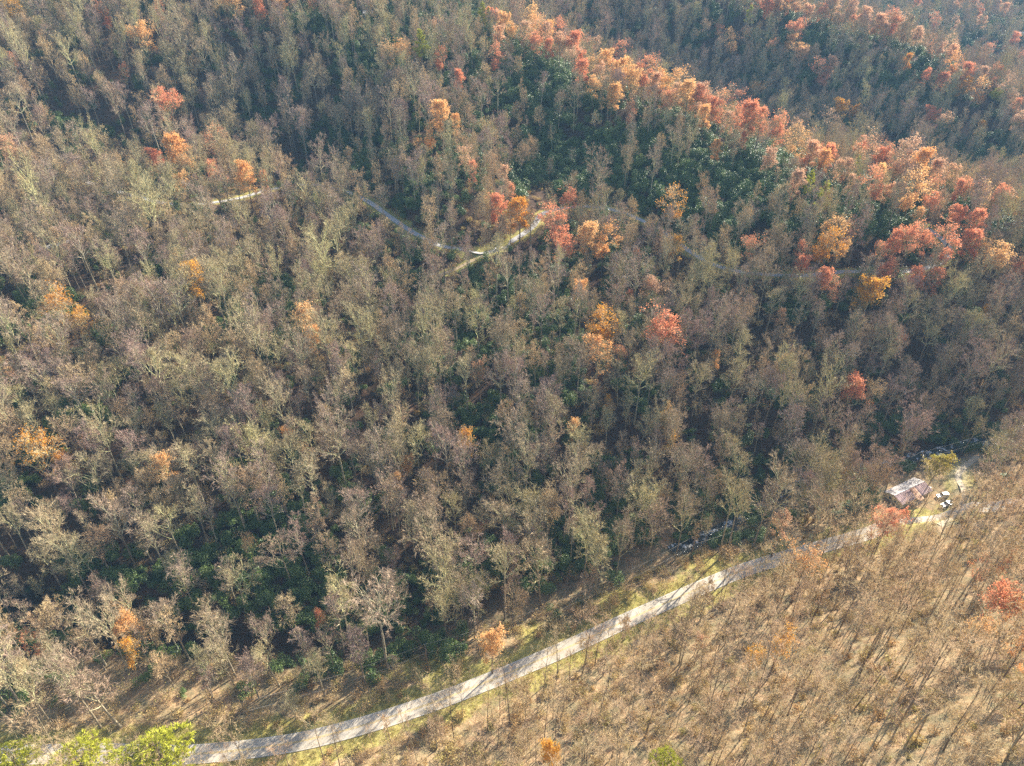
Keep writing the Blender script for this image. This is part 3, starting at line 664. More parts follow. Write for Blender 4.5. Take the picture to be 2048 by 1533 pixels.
def make_tree(name, key, loc, rot, sc, category, group):
    o = empty(name, loc, rot, sc); tm, cm, lm = PROTO[key]
    link(bpy.data.objects.new('trunk', tm), o); c_ = link(bpy.data.objects.new('crown', cm), o)
    if lm: link(bpy.data.objects.new('leaves', lm), c_)
    tag(o, None, category, group); return o
COLW = {'orange': 'orange-leaved', 'red': 'red-leaved', 'rust': 'salmon-pink', 'gold': 'golden-yellow', 'greenleaf': 'green-leaved'}
leafy_objs = []
for i, (px, py, w, colr, sp) in enumerate(LEAFY):
    k = rnd.randrange(4) if w < 50 else rnd.randrange(3); h = LEAFY_H[k]
    q = crown_spot(px, py, .72, h * .95)
    if q is None: continue
    cw = {0: 8.8, 1: 8.2, 2: 7.6, 3: 7.4}[k]
    _, _, d = project(q[0], q[1], q[2] + .7 * h)
    s_ = float(np.clip(w * d / FOC / cw, .5, 1.6)); sz = s_ ** .55
    q = crown_spot(px, py, .72, h * sz)
    if q is None: continue
    z = float(Hgt(q[0], q[1]))
    o = make_tree({'orange': 'orange_tree', 'red': 'red_maple', 'rust': 'pink_tree', 'gold': 'yellow_tree'}[colr], ('leafy', k, colr, sp), (q[0], q[1], z), (0, 0, rnd.uniform(0, 6.28)), (s_, s_, sz), 'tree', None)
    leafy_objs.append((o, region(px, py, q[0], q[1]), colr, sp, px, w)); placed.append((q[0], q[1], cw * s_ * .5)); CROWNS.append((*project(q[0], q[1], z + .75 * h * sz), w * .55))
q = crown_spot(1872, 945, .6, 16)
o = make_tree('broadleaf_tree', ('leafy', 1, 'greenleaf', 0), (q[0], q[1], float(Hgt(q[0], q[1]))), (0, 0, 1), (1.15, 1.15, .85), 'tree', None)
tag(o, 'green tree turning orange at its top, behind the small house'); placed.append((q[0], q[1], 5))
for i, (px, py, w, k) in enumerate(PINES):
    h = (24, 21, 27, 22)[k]; cw = (8, 7, 6, 10.5)[k]; q = crown_spot(px, py, .78, h)
    if q is None: continue
    _, _, d = project(q[0], q[1], q[2] + .8 * h); s_ = float(np.clip(w * d / FOC / cw, .5, 2.0)); sz = s_ ** .4
    q = crown_spot(px, py, .8, h * sz); z = float(Hgt(q[0], q[1]))
    o = make_tree('pine_tree', ('pine', k), (q[0], q[1], z), (0, 0, rnd.uniform(0, 6)), (s_, s_, sz), 'pine tree', 'green pines scattered in the bare woods')
    leafy_objs.append((o, 'at the bottom edge before the road' if py > 1450 else region(px, py, q[0], q[1]), 'pine', 0, px, w)); placed.append((q[0], q[1], 3.5))
from collections import defaultdict
ORD0 = ['', 'second', 'third', 'fourth', 'fifth', 'sixth', 'seventh', 'eighth', 'ninth', 'tenth', 'eleventh', 'twelfth', 'thirteenth', 'fourteenth', 'fifteenth', 'sixteenth', 'seventeenth', 'eighteenth', 'nineteenth', 'twentieth', 'twenty-first', 'twenty-second', 'twenty-third', 'twenty-fourth']
ORD = ORD0 + [t_ + '-' + o_ for t_ in ('twenty', 'thirty', 'forty', 'fifty') for o_ in ('fifth sixth seventh eighth ninth'.split() if t_ == 'twenty' else 'first second third fourth fifth sixth seventh eighth ninth'.split())]
def label_rows(objs):
    d = defaultdict(list)
    for t in objs: d[(t[1], t[2], t[3])].append(t)
    for (reg, colr, sp), L in d.items():
        L.sort(key=lambda t: t[4]); n_ = len(L)
        word = 'green pine' if colr == 'pine' else (('thin ' if sp else 'full ') + COLW[colr] + ' tree')
        for j, t in enumerate(L):
            if n_ == 1: lb = 'the only %s %s' % (word, reg)
            else: lb = ('leftmost %s %s' if j == 0 else 'rightmost %s %s' if j == n_ - 1 else ORD[min(j, 54)] + ' %s from the left %s') % (word, reg)
            tag(t[0], lb)
            if colr != 'pine': t[0]['group'] = '%s trees %s' % (COLW[colr], reg)
label_rows(leafy_objs)

def rhodo_density(px, py):
    return blobs(px, py, [(900, 60, 220, 60, .85), (1050, 200, 160, 110, .95), (1200, 330, 200, 90, .95), (1450, 380, 230, 90, .95), (1650, 430, 160, 60, .9), (870, 330, 110, 70, .85), (700, 120, 120, 90, .5), (640, 280, 90, 60, .4), (1550, 100, 160, 60, .7), (1800, 190, 120, 60, .7), (1930, 370, 140, 60, .5),
                         (1000, 600, 200, 80, .95), (900, 700, 100, 60, .8), (960, 850, 90, 40, .9), (560, 620, 90, 90, .6), (1100, 700, 140, 60, .6), (1650, 620, 90, 60, .5), (1650, 720, 70, 60, .5), (60, 660, 60, 40, .6), (180, 650, 60, 40, .6),
                         (250, 1150, 130, 80, .8), (520, 1180, 200, 90, .85), (760, 1250, 160, 80, .85), (950, 1150, 200, 90, .7), (1200, 1080, 150, 60, .7), (1400, 1010, 150, 60, .8), (1580, 950, 150, 50, .85), (1850, 870, 140, 40, .85), (640, 1330, 50, 30, .9), (420, 1050, 160, 60, .4), (700, 900, 130, 60, .4), (1250, 950, 100, 50, .5),
                         (1900, 40, 300, 60, .5), (250, 240, 130, 60, .3), (40, 980, 80, 60, .4)])
# bare trees -------------------------------------------------------
PL = np.array(placed)
def free_of_placed(x, y, extra=0.0):
    ok = np.ones(len(x), bool)
    for a in PL: ok &= np.hypot(x - a[0], y - a[1]) > a[2] + extra
    return ok
x, y = jittered(-420, 760, 60, 1250, 7.3, .5); z = Hgt(x, y)
k = inview(x, y, z); x, y, z = x[k], y[k], z[k]
px, py, dd = project(x, y, z)
far = dd > 620; k = ~far | (npr.rand(len(x)) < .75); x, y, z, px, py, dd = [a[k] for a in (x, y, z, px, py, dd)]
near_side = side_of_road(x, y)
# openings: the leaf-covered bottomland at the lower left, the verge, the yard
k = clear_of(x, y, dict(road=6.5, up=4.6, stream=2.6, track=3, left=5, drive=4))
drd = dist_path(x, y, ROAD)[0]
k &= near_side | (drd > 13 + 5 * vnoise(x, y, 15, 5))
openp = blobs(px, py, [(430, 1400, 160, 55, .78), (1985, 890, 80, 30, .8), (1925, 965, 35, 40, .95), (840, 1340, 90, 30, .8), (1100, 1270, 80, 25, .7), (1840, 1035, 60, 18, .9), (60, 1440, 120, 25, .6), (1600, 1085, 50, 14, .6),
                       (1030, 480, 30, 14, .9), (1845, 520, 26, 12, .9), (1370, 480, 24, 16, .7), (760, 410, 30, 24, .8), (400, 402, 60, 8, .5), (2016, 46, 16, 9, 1), (700, 350, 60, 30, .75), (560, 280, 90, 22, .6), (1050, 390, 60, 22, .85), (1200, 420, 120, 22, .85), (180, 280, 140, 16, .6), (1320, 450, 40, 40, .85), (1500, 235, 60, 16, .7), (1650, 290, 60, 18, .8), (1780, 320, 70, 18, .8), (1930, 350, 60, 18, .6), (1960, 110, 120, 30, .5), (2044, 80, 18, 22, .9)])
k &= (npr.rand(len(x)) > openp) & (npr.rand(len(x)) > (np.where((py < 470) & (px > 1000) & (px < 1780), .97, np.where(py < 720, .78, .5)) * rhodo_density(px, py))) & (vnoise(x, y, 26, 31) + .6 * vnoise(x, y, 11, 32) > -.46)
x, y, z, px, py, dd, near_side = [a[k] for a in (x, y, z, px, py, dd, near_side)]
k = ~near_side & free_of_placed(x, y); bx, by, bzz, bpx, bpy_, bd = [a[k] for a in (x, y, z, px, py, dd)]
cand = []
for i in range(len(bx)):
    fine = npr.rand() < (.3 if bd[i] < 330 else .45)
    if fine: j = npr.randint(3); key = ('fine', j); h = FINE[j]
    else: j = npr.randint(10); key = ('broad', j); h = BROAD[j]
    s_ = npr.choice([npr.uniform(.6, .85), npr.uniform(.85, 1.15), npr.uniform(1.05, 1.3)], p=[.32, .46, .22]) * 1.0
    cand.append((h * s_ * FOC / bd[i], key, bx[i], by[i], bzz[i], s_, bpx[i], bpy_[i]))
CR = np.array(CROWNS)
def hides(c):
    a, b, d = project(c[2], c[3], c[4] + c[0] * .72 * 0 + .72 * (c[0] * 0 + 24 * c[5]))
    return bool(np.any((np.hypot(CR[:, 0] - a, CR[:, 1] - b) < CR[:, 3] + np.where(CR[:, 3] > 22.5, 10, 4)) & (d < CR[:, 2] + 3) & (d > CR[:, 2] - 60)))
for a_, b_, r_ in [(x_, 404, 19) for x_ in range(285, 530, 10)] + [(x_, 405 + (x_ - 735) * .6, 10) for x_ in range(735, 860, 14)] + [(x_, 492, 10) for x_ in range(900, 1010, 14)] + [(1030, 482, 10), (1050, 472, 10), (1070, 460, 10), (1085, 445, 10)] + [(1840, 522, 14), (1860, 520, 12), (960, 525, 10), (920, 545, 8)] + [(1480, 1038, 10), (1532, 1005, 12), (1565, 980, 9), (1600, 962, 12), (1400, 1076, 10), (1430, 1062, 8), (1860, 912, 10), (1900, 898, 12), (1940, 890, 12), (1800, 985, 22), (1845, 970, 22)]:
    q = hit(a_, b_); CR = np.vstack([CR, (a_, b_, project(*q)[2], r_)])
DARK = [(620, 300, 95, 48, .97), (715, 330, 60, 50, .97), (150, 262, 130, 30, .92), (300, 300, 60, 24, .8), (560, 240, 80, 40, .85), (600, 190, 60, 50, .5), (1060, 350, 50, 60, .95), (830, 250, 32, 50, .75), (1120, 400, 90, 26, .9), (1240, 400, 60, 22, .5), (1310, 460, 38, 34, .6), (1480, 440, 110, 34, .8), (1340, 400, 60, 40, .7), (1050, 350, 40, 50, .8), (1480, 225, 60, 22, .7), (1620, 268, 90, 24, .85), (1755, 290, 50, 38, .95), (1870, 335, 90, 20, .85), (1960, 110, 120, 38, .7),
        (1400, 160, 90, 20, .6), (1855, 462, 26, 24, .9), (1365, 590, 26, 60, .7), (1860, 868, 70, 22, .9), (960, 835, 60, 36, .95), (930, 445, 50, 22, .8), (890, 660, 60, 30, .7), (880, 600, 50, 40, .5), (250, 1140, 70, 40, .7), (560, 1060, 40, 40, .5), (80, 670, 60, 30, .6), (200, 660, 60, 26, .5), (300, 830, 60, 24, .5), (1500, 1000, 30, 60, .6), (1150, 970, 30, 26, .8), (720, 1090, 50, 40, .6), (620, 1290, 60, 30, .5), (700, 480, 50, 20, .5), (1000, 160, 80, 60, .4), (1200, 260, 120, 60, .5), (820, 230, 30, 40, .5)]
def dark_here(c):
    a, b, d = project(c[2], c[3], c[4] + 15 * c[5]); return npr.rand() < float(blobs(a, b, DARK))
cand = [c for c in cand if not dark_here(c)]
cand = [c for c in cand if not hides(c) or npr.rand() < .22]
def in_frame(c): return -10 < c[6] < W + 10 and c[7] - c[0] * .7 < HH and c[7] > -5
HAND = [(246,1455,6,1.25),(200,1456,2,1.2),(110,1452,6,1.25),(30,1458,7,1.2),(60,1430,2,1.1),(160,1395,5,1.1),(300,1330,8,.9),(430,1400,8,.75),(520,1395,1,.8),(590,1440,8,.7),(650,1395,3,.9),(770,1327,2,1.3),(895,1262,9,1.35),(700,1290,0,1.25),(800,1360,8,.6),
        (1440,1102,9,1.25),(1456,1106,5,1.3),(1506,1097,5,1.15),(1527,1090,9,1.25),(1615,1118,0,1.3),(1690,1062,4,1.1),(1785,945,1,1.15),(1765,990,8,1.0),(1720,1000,0,1.05),(1665,1010,1,1.2),(1350,1120,0,1.25),(1290,1130,1,1.25),(1230,1165,0,1.2),(1165,1190,2,1.25),(1080,1215,0,1.3),(1010,1240,9,1.2),(955,1262,1,1.1),(1940,1000,6,.8),(1975,985,2,.8),(2010,960,0,.8),(1630,1040,0,1.1),(1585,1050,1,1.1)]
for px_, py_, j, s_ in HAND:
    q = hit(px_, py_); cand.append((BROAD[j] * s_ * FOC / project(*q)[2], ('broad', j), q[0], q[1], float(Hgt(q[0], q[1])), s_, px_, py_))
cand.sort(key=lambda c: (not in_frame(c), -c[0]))
FORM = {'broad': ['round-crowned', 'round-crowned', 'fan-shaped', 'narrow-crowned', 'low-limbed', 'narrow-crowned', 'leaning', 'leaning', 'small-crowned', 'high-crowned'],
        'fine': ['fine-twigged', 'fine-twigged', 'narrow fine-twigged'], 'slim': ['narrow', 'forked', 'narrow', 'leaning forked', 'leaning', 'short', 'spreading']}
bare_rows = []
def band(px):
    for e, w_ in ((205, 'far left edge'), (410, 'left side'), (615, 'left of centre'), (820, 'centre left'), (1025, 'centre'), (1230, 'centre right'), (1435, 'right of centre'), (1640, 'right side'), (1845, 'far right')):
        if px < e: return w_
    return 'right edge'
def put_bare(c, name, kind, i):
    sz, key, X, Y, Zb, s_, a, b = c
    r_ = random.Random(i * 7 + 1); wv = r_.uniform(.72, 1.08)
    o = make_tree(name, key, (X, Y, Zb), (r_.gauss(0, .03), r_.gauss(0, .03), r_.uniform(0, 6.28)), (s_ * wv, s_ * wv, s_), 'tree', None)
    reg = region(a, b - sz * .5, X, Y)
    if kind == 'slim': reg = 'near slope, ' + ('by the road' if dist_path(np.array([X]), np.array([Y]), ROAD)[0][0] < 16 else 'upper half' if b < 1330 else 'lower half')
    else: reg = reg.replace('on the near slope below the county road', 'below the county road').replace('on the middle slope between lane and creek', 'on the middle slope').replace('on the middle slope at the left', 'on the middle slope').replace('along the far edge of the county road', 'beside the county road')
    bare_rows.append((o, FORM[key[0]][key[1]] + ' bare' + (' slender' if kind == 'slim' else ''), reg, band(a), a, 'tall' if s_ > .95 else 'low'))
def label_bare():
    d = defaultdict(list)
    for t in bare_rows: d[(t[1], t[2], t[3], t[5])].append(t)
    for (f_, reg, bd_, tall), L in d.items():
        L.sort(key=lambda t: t[4]); n_ = len(L)
        for j, t in enumerate(L):
            o_ = '' if n_ == 1 else ('leftmost ' if j == 0 else 'rightmost ' if j == n_ - 1 else ORD[min(j, 54)] + ' ')
            tag(t[0], '%s%s %s tree %s, %s' % (o_, tall, f_, reg, bd_)); t[0]['group'] = ('slender dark-trunked bare trees ' if 'slender' in f_ else 'bare hardwood trees ') + reg
for i, c in enumerate(cand[:300]): put_bare(c, 'bare_tree', 'broad', i)
rest = cand[300:]
srcs = []; names = []
order = [('broad', i) for i in range(10)] + [('fine', i) for i in range(3)]
for i, kx in enumerate(order):
    o = joined_source('woods_source_%02d' % i, PROTO[kx][:2]); srcs.append(o)
wc = source_collection('woods_sources', srcs)
def arr(rest, order, seed):
    r_ = random.Random(seed)
    pts = [(c[2], c[3], c[4]) for c in rest]; rots = [(r_.gauss(0, .035), r_.gauss(0, .035), r_.uniform(0, 6.28)) for c in rest]
    sc = [(c[5] * r_.uniform(.72, 1.08),) * 2 + (c[5],) for c in rest]; return pts, rots, sc, [order.index(c[1]) for c in rest]
scatter('bare_woods', wc, *arr(rest, order, 3), 'mass of bare grey-brown hardwood trees covering the hillsides')

# slim dark trees of the near slope
x, y = jittered(-120, 330, 20, 260, 6.0, .5); z = Hgt(x, y)
k = inview(x, y, z, 60, 18) & side_of_road(x, y) & clear_of(x, y, dict(road=5.5, drive=4)) & free_of_placed(x, y, -2)
x, y, z = x[k], y[k], z[k]; px, py, dd = project(x, y, z)
k = npr.rand(len(x)) > blobs(px, py, [(1930, 985, 55, 50, .85), (1850, 1040, 60, 20, .7), (700, 1533, 320, 60, .45)]); x, y, z, px, py, dd = [a[k] for a in (x, y, z, px, py, dd)]
cs = []
for i in range(len(x)):
    s_ = npr.uniform(.75, 1.5) * (1.12 if px[i] > 1350 and py[i] < 1240 else 1.0); kk = 'fine' if npr.rand() < .14 else 'slim'; j = npr.randint(3 if kk == 'fine' else 7); hh = (FINE if kk == 'fine' else SLIM)[j]; s_ *= .72 if kk == 'fine' else 1; cs.append((hh * s_ * FOC / dd[i], (kk, j), x[i], y[i], z[i], s_, px[i], py[i]))
cs.sort(key=lambda c: (not in_frame(c), -c[0]))
print('bare', len(cand), 'slim', len(cs))
for i, c in enumerate(cs[:300]): put_bare(c, 'slender_tree', 'slim', 1000 + i)
so = [('slim', i) for i in range(7)] + [('fine', i) for i in range(3)]
label_bare()
sc_ = source_collection('slender_sources', [joined_source('slender_source_%02d' % i, PROTO[kx][:2]) for i, kx in enumerate(so)])
if cs[300:]: scatter('slender_woods', sc_, *arr(cs[300:], so, 5), 'mass of slender bare trees beyond the nearest ones on the near slope')

# evergreen rhododendron understory
rsrc = []
for i in range(5):
    L = leafblob(700 + i, 2.7, 3.8, 1250, .40); rsrc.append(bpy.data.objects.new('thicket_source_%d' % i, L.mesh('thicket', [M['rhodo']])))
rc = source_collection('thicket_sources', rsrc)
x, y = jittered(-400, 740, 60, 1150, 3.9, .5); z = Hgt(x, y); k = inview(x, y, z, 30, 4) & ~side_of_road(x, y) & clear_of(x, y, dict(road=12, up=4.5, stream=2.8, track=4, left=6, drive=5))
x, y, z = x[k], y[k], z[k]; px, py, dd = project(x, y, z)
dens = rhodo_density(px, py)
pt = vnoise(x, y, 18, 21) + .5 * vnoise(x, y, 7, 22)
k = (dens + .9 * pt > .30) | (npr.rand(len(x)) < .12); x, y, z, px, py, dens = [a[k] for a in (x, y, z, px, py, dens)]
n_ = len(x); print('rhodo', n_)
sc3 = npr.uniform(.6, 1.7, n_) * np.where((py < 480) & (px > 950), 1.3, 1.0); 
scatter('rhododendron_thicket', rc, np.stack([x, y, z - .3], 1), np.stack([np.zeros(n_), np.zeros(n_), npr.uniform(0, 6.28, n_)], 1), np.stack([sc3, sc3, sc3 * npr.uniform(.7, 1.5, n_)], 1), npr.randint(0, 5, n_), 'glossy dark green rhododendron thickets under the bare trees')

# brush: twiggy shrubs on the verges and the near slope
bs = [bpy.data.objects.new('brush_source_%d' % i, brush(800 + i, (2.2, 3.0, 1.5, 4.0)[i], 1.6, 60, (.5, .25, .8, .15)[i]).mesh('brush', [M['darktwig'], M['brush']])) for i in range(4)]
bc = source_collection('brush_sources', bs)
x, y = jittered(-330, 420, 20, 420, 3.0, .5); z = Hgt(x, y); k = inview(x, y, z, 30, 3) & clear_of(x, y, dict(road=4.6, up=3, stream=4, track=2.4, left=3, drive=2.6))
x, y, z = x[k], y[k], z[k]; px, py, dd = project(x, y, z); dr = dist_path(x, y, ROAD)[0]; ns = side_of_road(x, y)
pr = np.where(ns, .48, np.where(dr < 22, .5, .25)); pr = np.where(blobs(px, py, [(1930, 975, 50, 45, 1), (1985, 885, 60, 20, 1)]) > .4, .08, pr)
k = npr.rand(len(x)) < pr; x, y, z = x[k], y[k], z[k]; n_ = len(x); print('brush', n_)
s3 = npr.uniform(.5, 1.3, n_)
scatter('roadside_brush', bc, np.stack([x, y, z], 1), np.stack([np.zeros(n_), np.zeros(n_), npr.uniform(0, 6.28, n_)], 1), np.stack([s3, s3, s3], 1), npr.randint(0, 4, n_), 'tan and yellow-green twiggy brush on the verges and the near slope')
# grass tufts on verges
def tuft(seed):
    r = random.Random(seed); L = MB()
    for _ in range(90):
        b0 = np.array([r.uniform(-1, 1), r.uniform(-1, 1), -.05]); d = unit(rvec(r) * .35 + np.array([0, 0, 1])) * r.uniform(.25, .6); s_ = unit(np.cross(d, rvec(r))) * .04
        L.tri(tuple(b0 - s_), tuple(b0 + s_), tuple(b0 + d))
    return L
gc = source_collection('grass_sources', [bpy.data.objects.new('grass_source_%d' % i, tuft(900 + i).mesh('tuft', [M['drygrass']])) for i in range(3)])
x, y = jittered(-200, 300, 60, 290, 1.7, .5); z = Hgt(x, y); k = inview(x, y, z, 10, 1) & clear_of(x, y, dict(road=2.35, stream=3, drive=1.1)); x, y, z = x[k], y[k], z[k]
px, py, dd = project(x, y, z); dr = dist_path(x, y, ROAD)[0]
k = npr.rand(len(x)) < np.maximum(np.clip(1.3 - dr / 9, 0, .9), blobs(px, py, [(1985, 885, 70, 26, .9), (880, 1340, 120, 30, .8), (1090, 1270, 60, 30, .8), (500, 1480, 160, 22, .8), (1240, 1200, 60, 25, .8)]))
x, y, z = x[k], y[k], z[k]; n_ = len(x); print('grass', n_)
s3 = npr.uniform(.6, 1.4, n_)
scatter('grass', gc, np.stack([x, y, z], 1), np.stack([np.zeros(n_), np.zeros(n_), npr.uniform(0, 6.28, n_)], 1), np.stack([s3, s3, s3], 1), npr.randint(0, 3, n_), 'dry yellow-green grass along the county road')

# ------------------------------------------------------------------ the small house and its yard
M['wall'] = plain('beige_siding', (.62, .54, .40), .8, var=.12, scale=1.5)
M['roofp'] = plain('purple_brown_metal', (.31, .20, .195), .42, .3, .5, var=.25, scale=.8)
M['roofo'] = plain('rusty_metal', (.42, .23, .14), .5, .3, .5, var=.25, scale=.8)
M['roofw'] = plain('pale_glint_metal', (.66, .60, .57), .4, .3, .6, var=.3, scale=.7)  # sun glint of the house's far slope painted in; farmhouse roof simply pale
M['trim'] = plain('white_trim', (.75, .74, .70), .6, var=.08)
M['glass'] = plain('dark_glass', (.03, .035, .045), .12, 0, .8, var=.2)
M['darkwood'] = plain('dark_wood', (.09, .06, .045), .9)
M['greywood'] = plain('grey_wood', (.34, .31, .27), .9)
M['found'] = plain('foundation_block', (.30, .28, .26), .9)
ANG = R(27)
hc = (155.0, 194.6); hz = float(Hgt(*hc)) + .05
house = empty('small_house', (hc[0], hc[1], hz), (0, 0, ANG)); tag(house, 'small beige house with a brown metal gable roof beside the creek', 'house')
L2, D2, WH, RH = 8.4, 3.7, 2.65, 1.3
b = MB(); b.box(-L2 + .1, L2 - .1, -D2 + .1, D2 - .1, -.6, .35); b.obj('foundation', M['found'], house)
b = MB(); t_ = .15
b.box(-L2, L2, -D2, -D2 + t_, .35, WH); b.box(-L2, L2, D2 - t_, D2, .35, WH)
for sx in (-1, 1):
    x0, x1 = sorted((sx * L2, sx * (L2 - t_)))
    b.box(x0, x1, -D2 + t_, D2 - t_, .35, WH)
    n_ = len(b.v); b.v += [(x0, -D2, WH), (x0, D2, WH), (x0, 0, WH + RH), (x1, -D2, WH), (x1, D2, WH), (x1, 0, WH + RH)]
    for f in ((0, 1, 2), (5, 4, 3), (0, 3, 4, 1), (1, 4, 5, 2), (2, 5, 3, 0)): b.f.append(tuple(n_ + i for i in f)); b.m.append(0)
wall = b.obj('wall', M['wall'], house)
for k in range(12):                                   # lapped siding boards on the front
    b = MB(); b.box(-L2 - .01, L2 + .01, -D2 - .035, -D2 - .003, .38 + k * .21, .38 + k * .21 + .17)
    link(bpy.data.objects.new('siding_board', b.mesh('siding_board', [M['wall']])), wall)
def slope(x0, x1, side, mt, name, over=.45, drop=0.0, label=None):
    e = D2 + over; ze = WH - over * RH / D2 - drop; b = MB(); th = .09; zr = WH + RH + .03
    pts = [(x0, side * e, ze), (x1, side * e, ze), (x1, 0.0, zr), (x0, 0.0, zr)]
    if side > 0: pts = pts[::-1]
    b.hexa([(p[0], p[1], p[2]) for p in pts] + [(p[0], p[1], p[2] + th) for p in pts]); o = b.obj(name, M[mt], house)
    if label: tag(o, label)
    seam = None
    k = x0 + .35
    while k < x1 - .1:                                # standing seams
        s_ = MB(); s_.hexa([(k, side * e, ze + th), (k + .05, side * e, ze + th), (k + .05, side * .06, zr + th - .03), (k, side * .06, zr + th - .03),
                            (k, side * e, ze + th + .06), (k + .05, side * e, ze + th + .06), (k + .05, side * .06, zr + th + .03), (k, side * .06, zr + th + .03)])
        link(bpy.data.objects.new('seam', s_.mesh('seam', [M[mt]])), o); k += .9
slope(-L2 - .35, -.6, -1, 'roofp', 'roof', label='purple-brown near roof section')
slope(-.595, 2.4, -1, 'roofo', 'roof', over=1.7, label='rusty orange roof section over the porch')
slope(2.405, L2 + .35, -1, 'roofp', 'roof', label='dark purple-brown near roof section')
slope(-L2 - .35, L2 + .35, 1, 'roofw', 'roof', label='far roof slope painted pale for the sun glint')
b = MB(); b.box(-L2 - .36, L2 + .36, -.12, .12, WH + RH + .10, WH + RH + .17); b.obj('ridge_cap', M['trim'], house)
for x0, w_, z0, h_ in [(-7.3, .8, 1.1, 1.3), (-4.4, 1.1, 1.1, 1.1), (1.2, .9, 1.1, 1.1), (4.2, .8, 1.1, 1.2), (6.6, .8, 1.1, 1.2)]:
    b = MB(); b.box(x0 - .08, x0 + w_ + .08, -D2 - .09, -D2 - .04, z0 - .08, z0 + h_ + .08); w = b.obj('window', M['trim'], house)
    b = MB(); b.box(x0, x0 + w_, -D2 - .12, -D2 - .092, z0, z0 + h_); b.obj('pane', M['glass'], w)
b = MB(); b.box(-1.0, 0, -D2 - .09, -D2 - .04, .4, 2.45); dr_ = b.obj('door', M['darkwood'], house); b = MB(); b.box(-.2, -.12, -D2 - .15, -D2 - .092, 1.3, 1.4); b.obj('handle', M['trim'], dr_)
for y0 in (-1.6, .7):
    b = MB(); b.box(-L2 - .09, -L2 - .04, y0, y0 + .9, 1.1, 2.1); w = b.obj('window', M['trim'], house); b = MB(); b.box(-L2 - .12, -L2 - .092, y0 + .08, y0 + .82, 1.18, 2.02); b.obj('pane', M['glass'], w)
b = MB(); b.box(-.8, 2.5, -D2 - 1.8, -D2 - .13, 0, .3); b.obj('porch_floor', M['greywood'], house)
for x0 in (-.6, 2.2): b = MB(); b.box(x0, x0 + .12, -D2 - 1.55, -D2 - 1.43, .3, 2.15); b.obj('post', M['trim'], house)
aw = b = MB(); b.hexa([(L2 + .02, -2.6, 2.1), (L2 + 2.2, -2.6, 1.95), (L2 + 2.2, .4, 1.95), (L2 + .02, .4, 2.1), (L2 + .02, -2.6, 2.18), (L2 + 2.2, -2.6, 2.03), (L2 + 2.2, .4, 2.03), (L2 + .02, .4, 2.18)]); tag(b.obj('awning', M['trim'], house), 'white awning on the right end wall')
for y0 in (-2.5, .2): b = MB(); b.box(L2 + 2.05, L2 + 2.15, y0, y0 + .1, -.1, 1.93); b.obj('post', M['trim'], house)

def plainhouse(name, loc, rz, l, w, h, rh, wm, rm, label):
    o = empty(name, loc, (0, 0, rz)); tag(o, label, 'building'); b = MB(); b.box(-l, l, -w, w, -1.5, h); b.obj('wall', wm, o)
    for s_ in (-1, 1):
        b = MB(); p = [(-l - .4, s_ * (w + .5), h - .1), (l + .4, s_ * (w + .5), h - .1), (l + .4, 0, h + rh), (-l - .4, 0, h + rh)]
        if s_ > 0: p = p[::-1]
        b.hexa(p + [(q[0], q[1], q[2] + .15) for q in p]); b.obj('roof', rm, o)
    b = MB()
    for s_ in (-1, 1):
        x0 = s_ * l; b.tri((x0, -w, h), (x0, w, h), (x0, 0, h + rh - .02))
    b.obj('gable', wm, o)
    for k in (-.55, .1, .6):
        b = MB(); b.box(k * l, k * l + .9, -w - .06, -w - .01, h * .4, h * .8); b.obj('window', M['glass'], o)
q = hit(737, 34); plainhouse('cabin', tuple(q), R(10), 3.2, 2.2, 2.6, 1.2, M['trim'], plain('pale_metal_roof', (.78, .78, .76), .4, .2), 'tiny pale-roofed cabin among trees on the upper ridge')
q = hit(2034, 78); plainhouse('farmhouse', tuple(q), R(-20), 7, 4, 5, 2.2, M['trim'], M['roofw'], 'white farmhouse in the clearing on the far hillside')
q = hit(2017, 42)
vs, fs = [(q[0], q[1], q[2] + 1.0)], []
for i in range(28):
    a = 2 * pi * i / 28; rr = 1 + .12 * sin(3 * a + 1); x_, y_ = q[0] + 9.5 * rr * cos(a), q[1] + 15 * rr * sin(a); vs.append((x_, y_, float(Hgt(x_, y_)) + 1.0))
fs = [(0, i + 1, (i + 1) % 28 + 1) for i in range(28)]
tag(link(bpy.data.objects.new('bare_ground', mesh('bare_ground', vs, fs, [plain('white_gravel', (.85, .84, .82), .6, var=.05)]))), 'bright white gravel clearing on the far hillside', kind='structure')

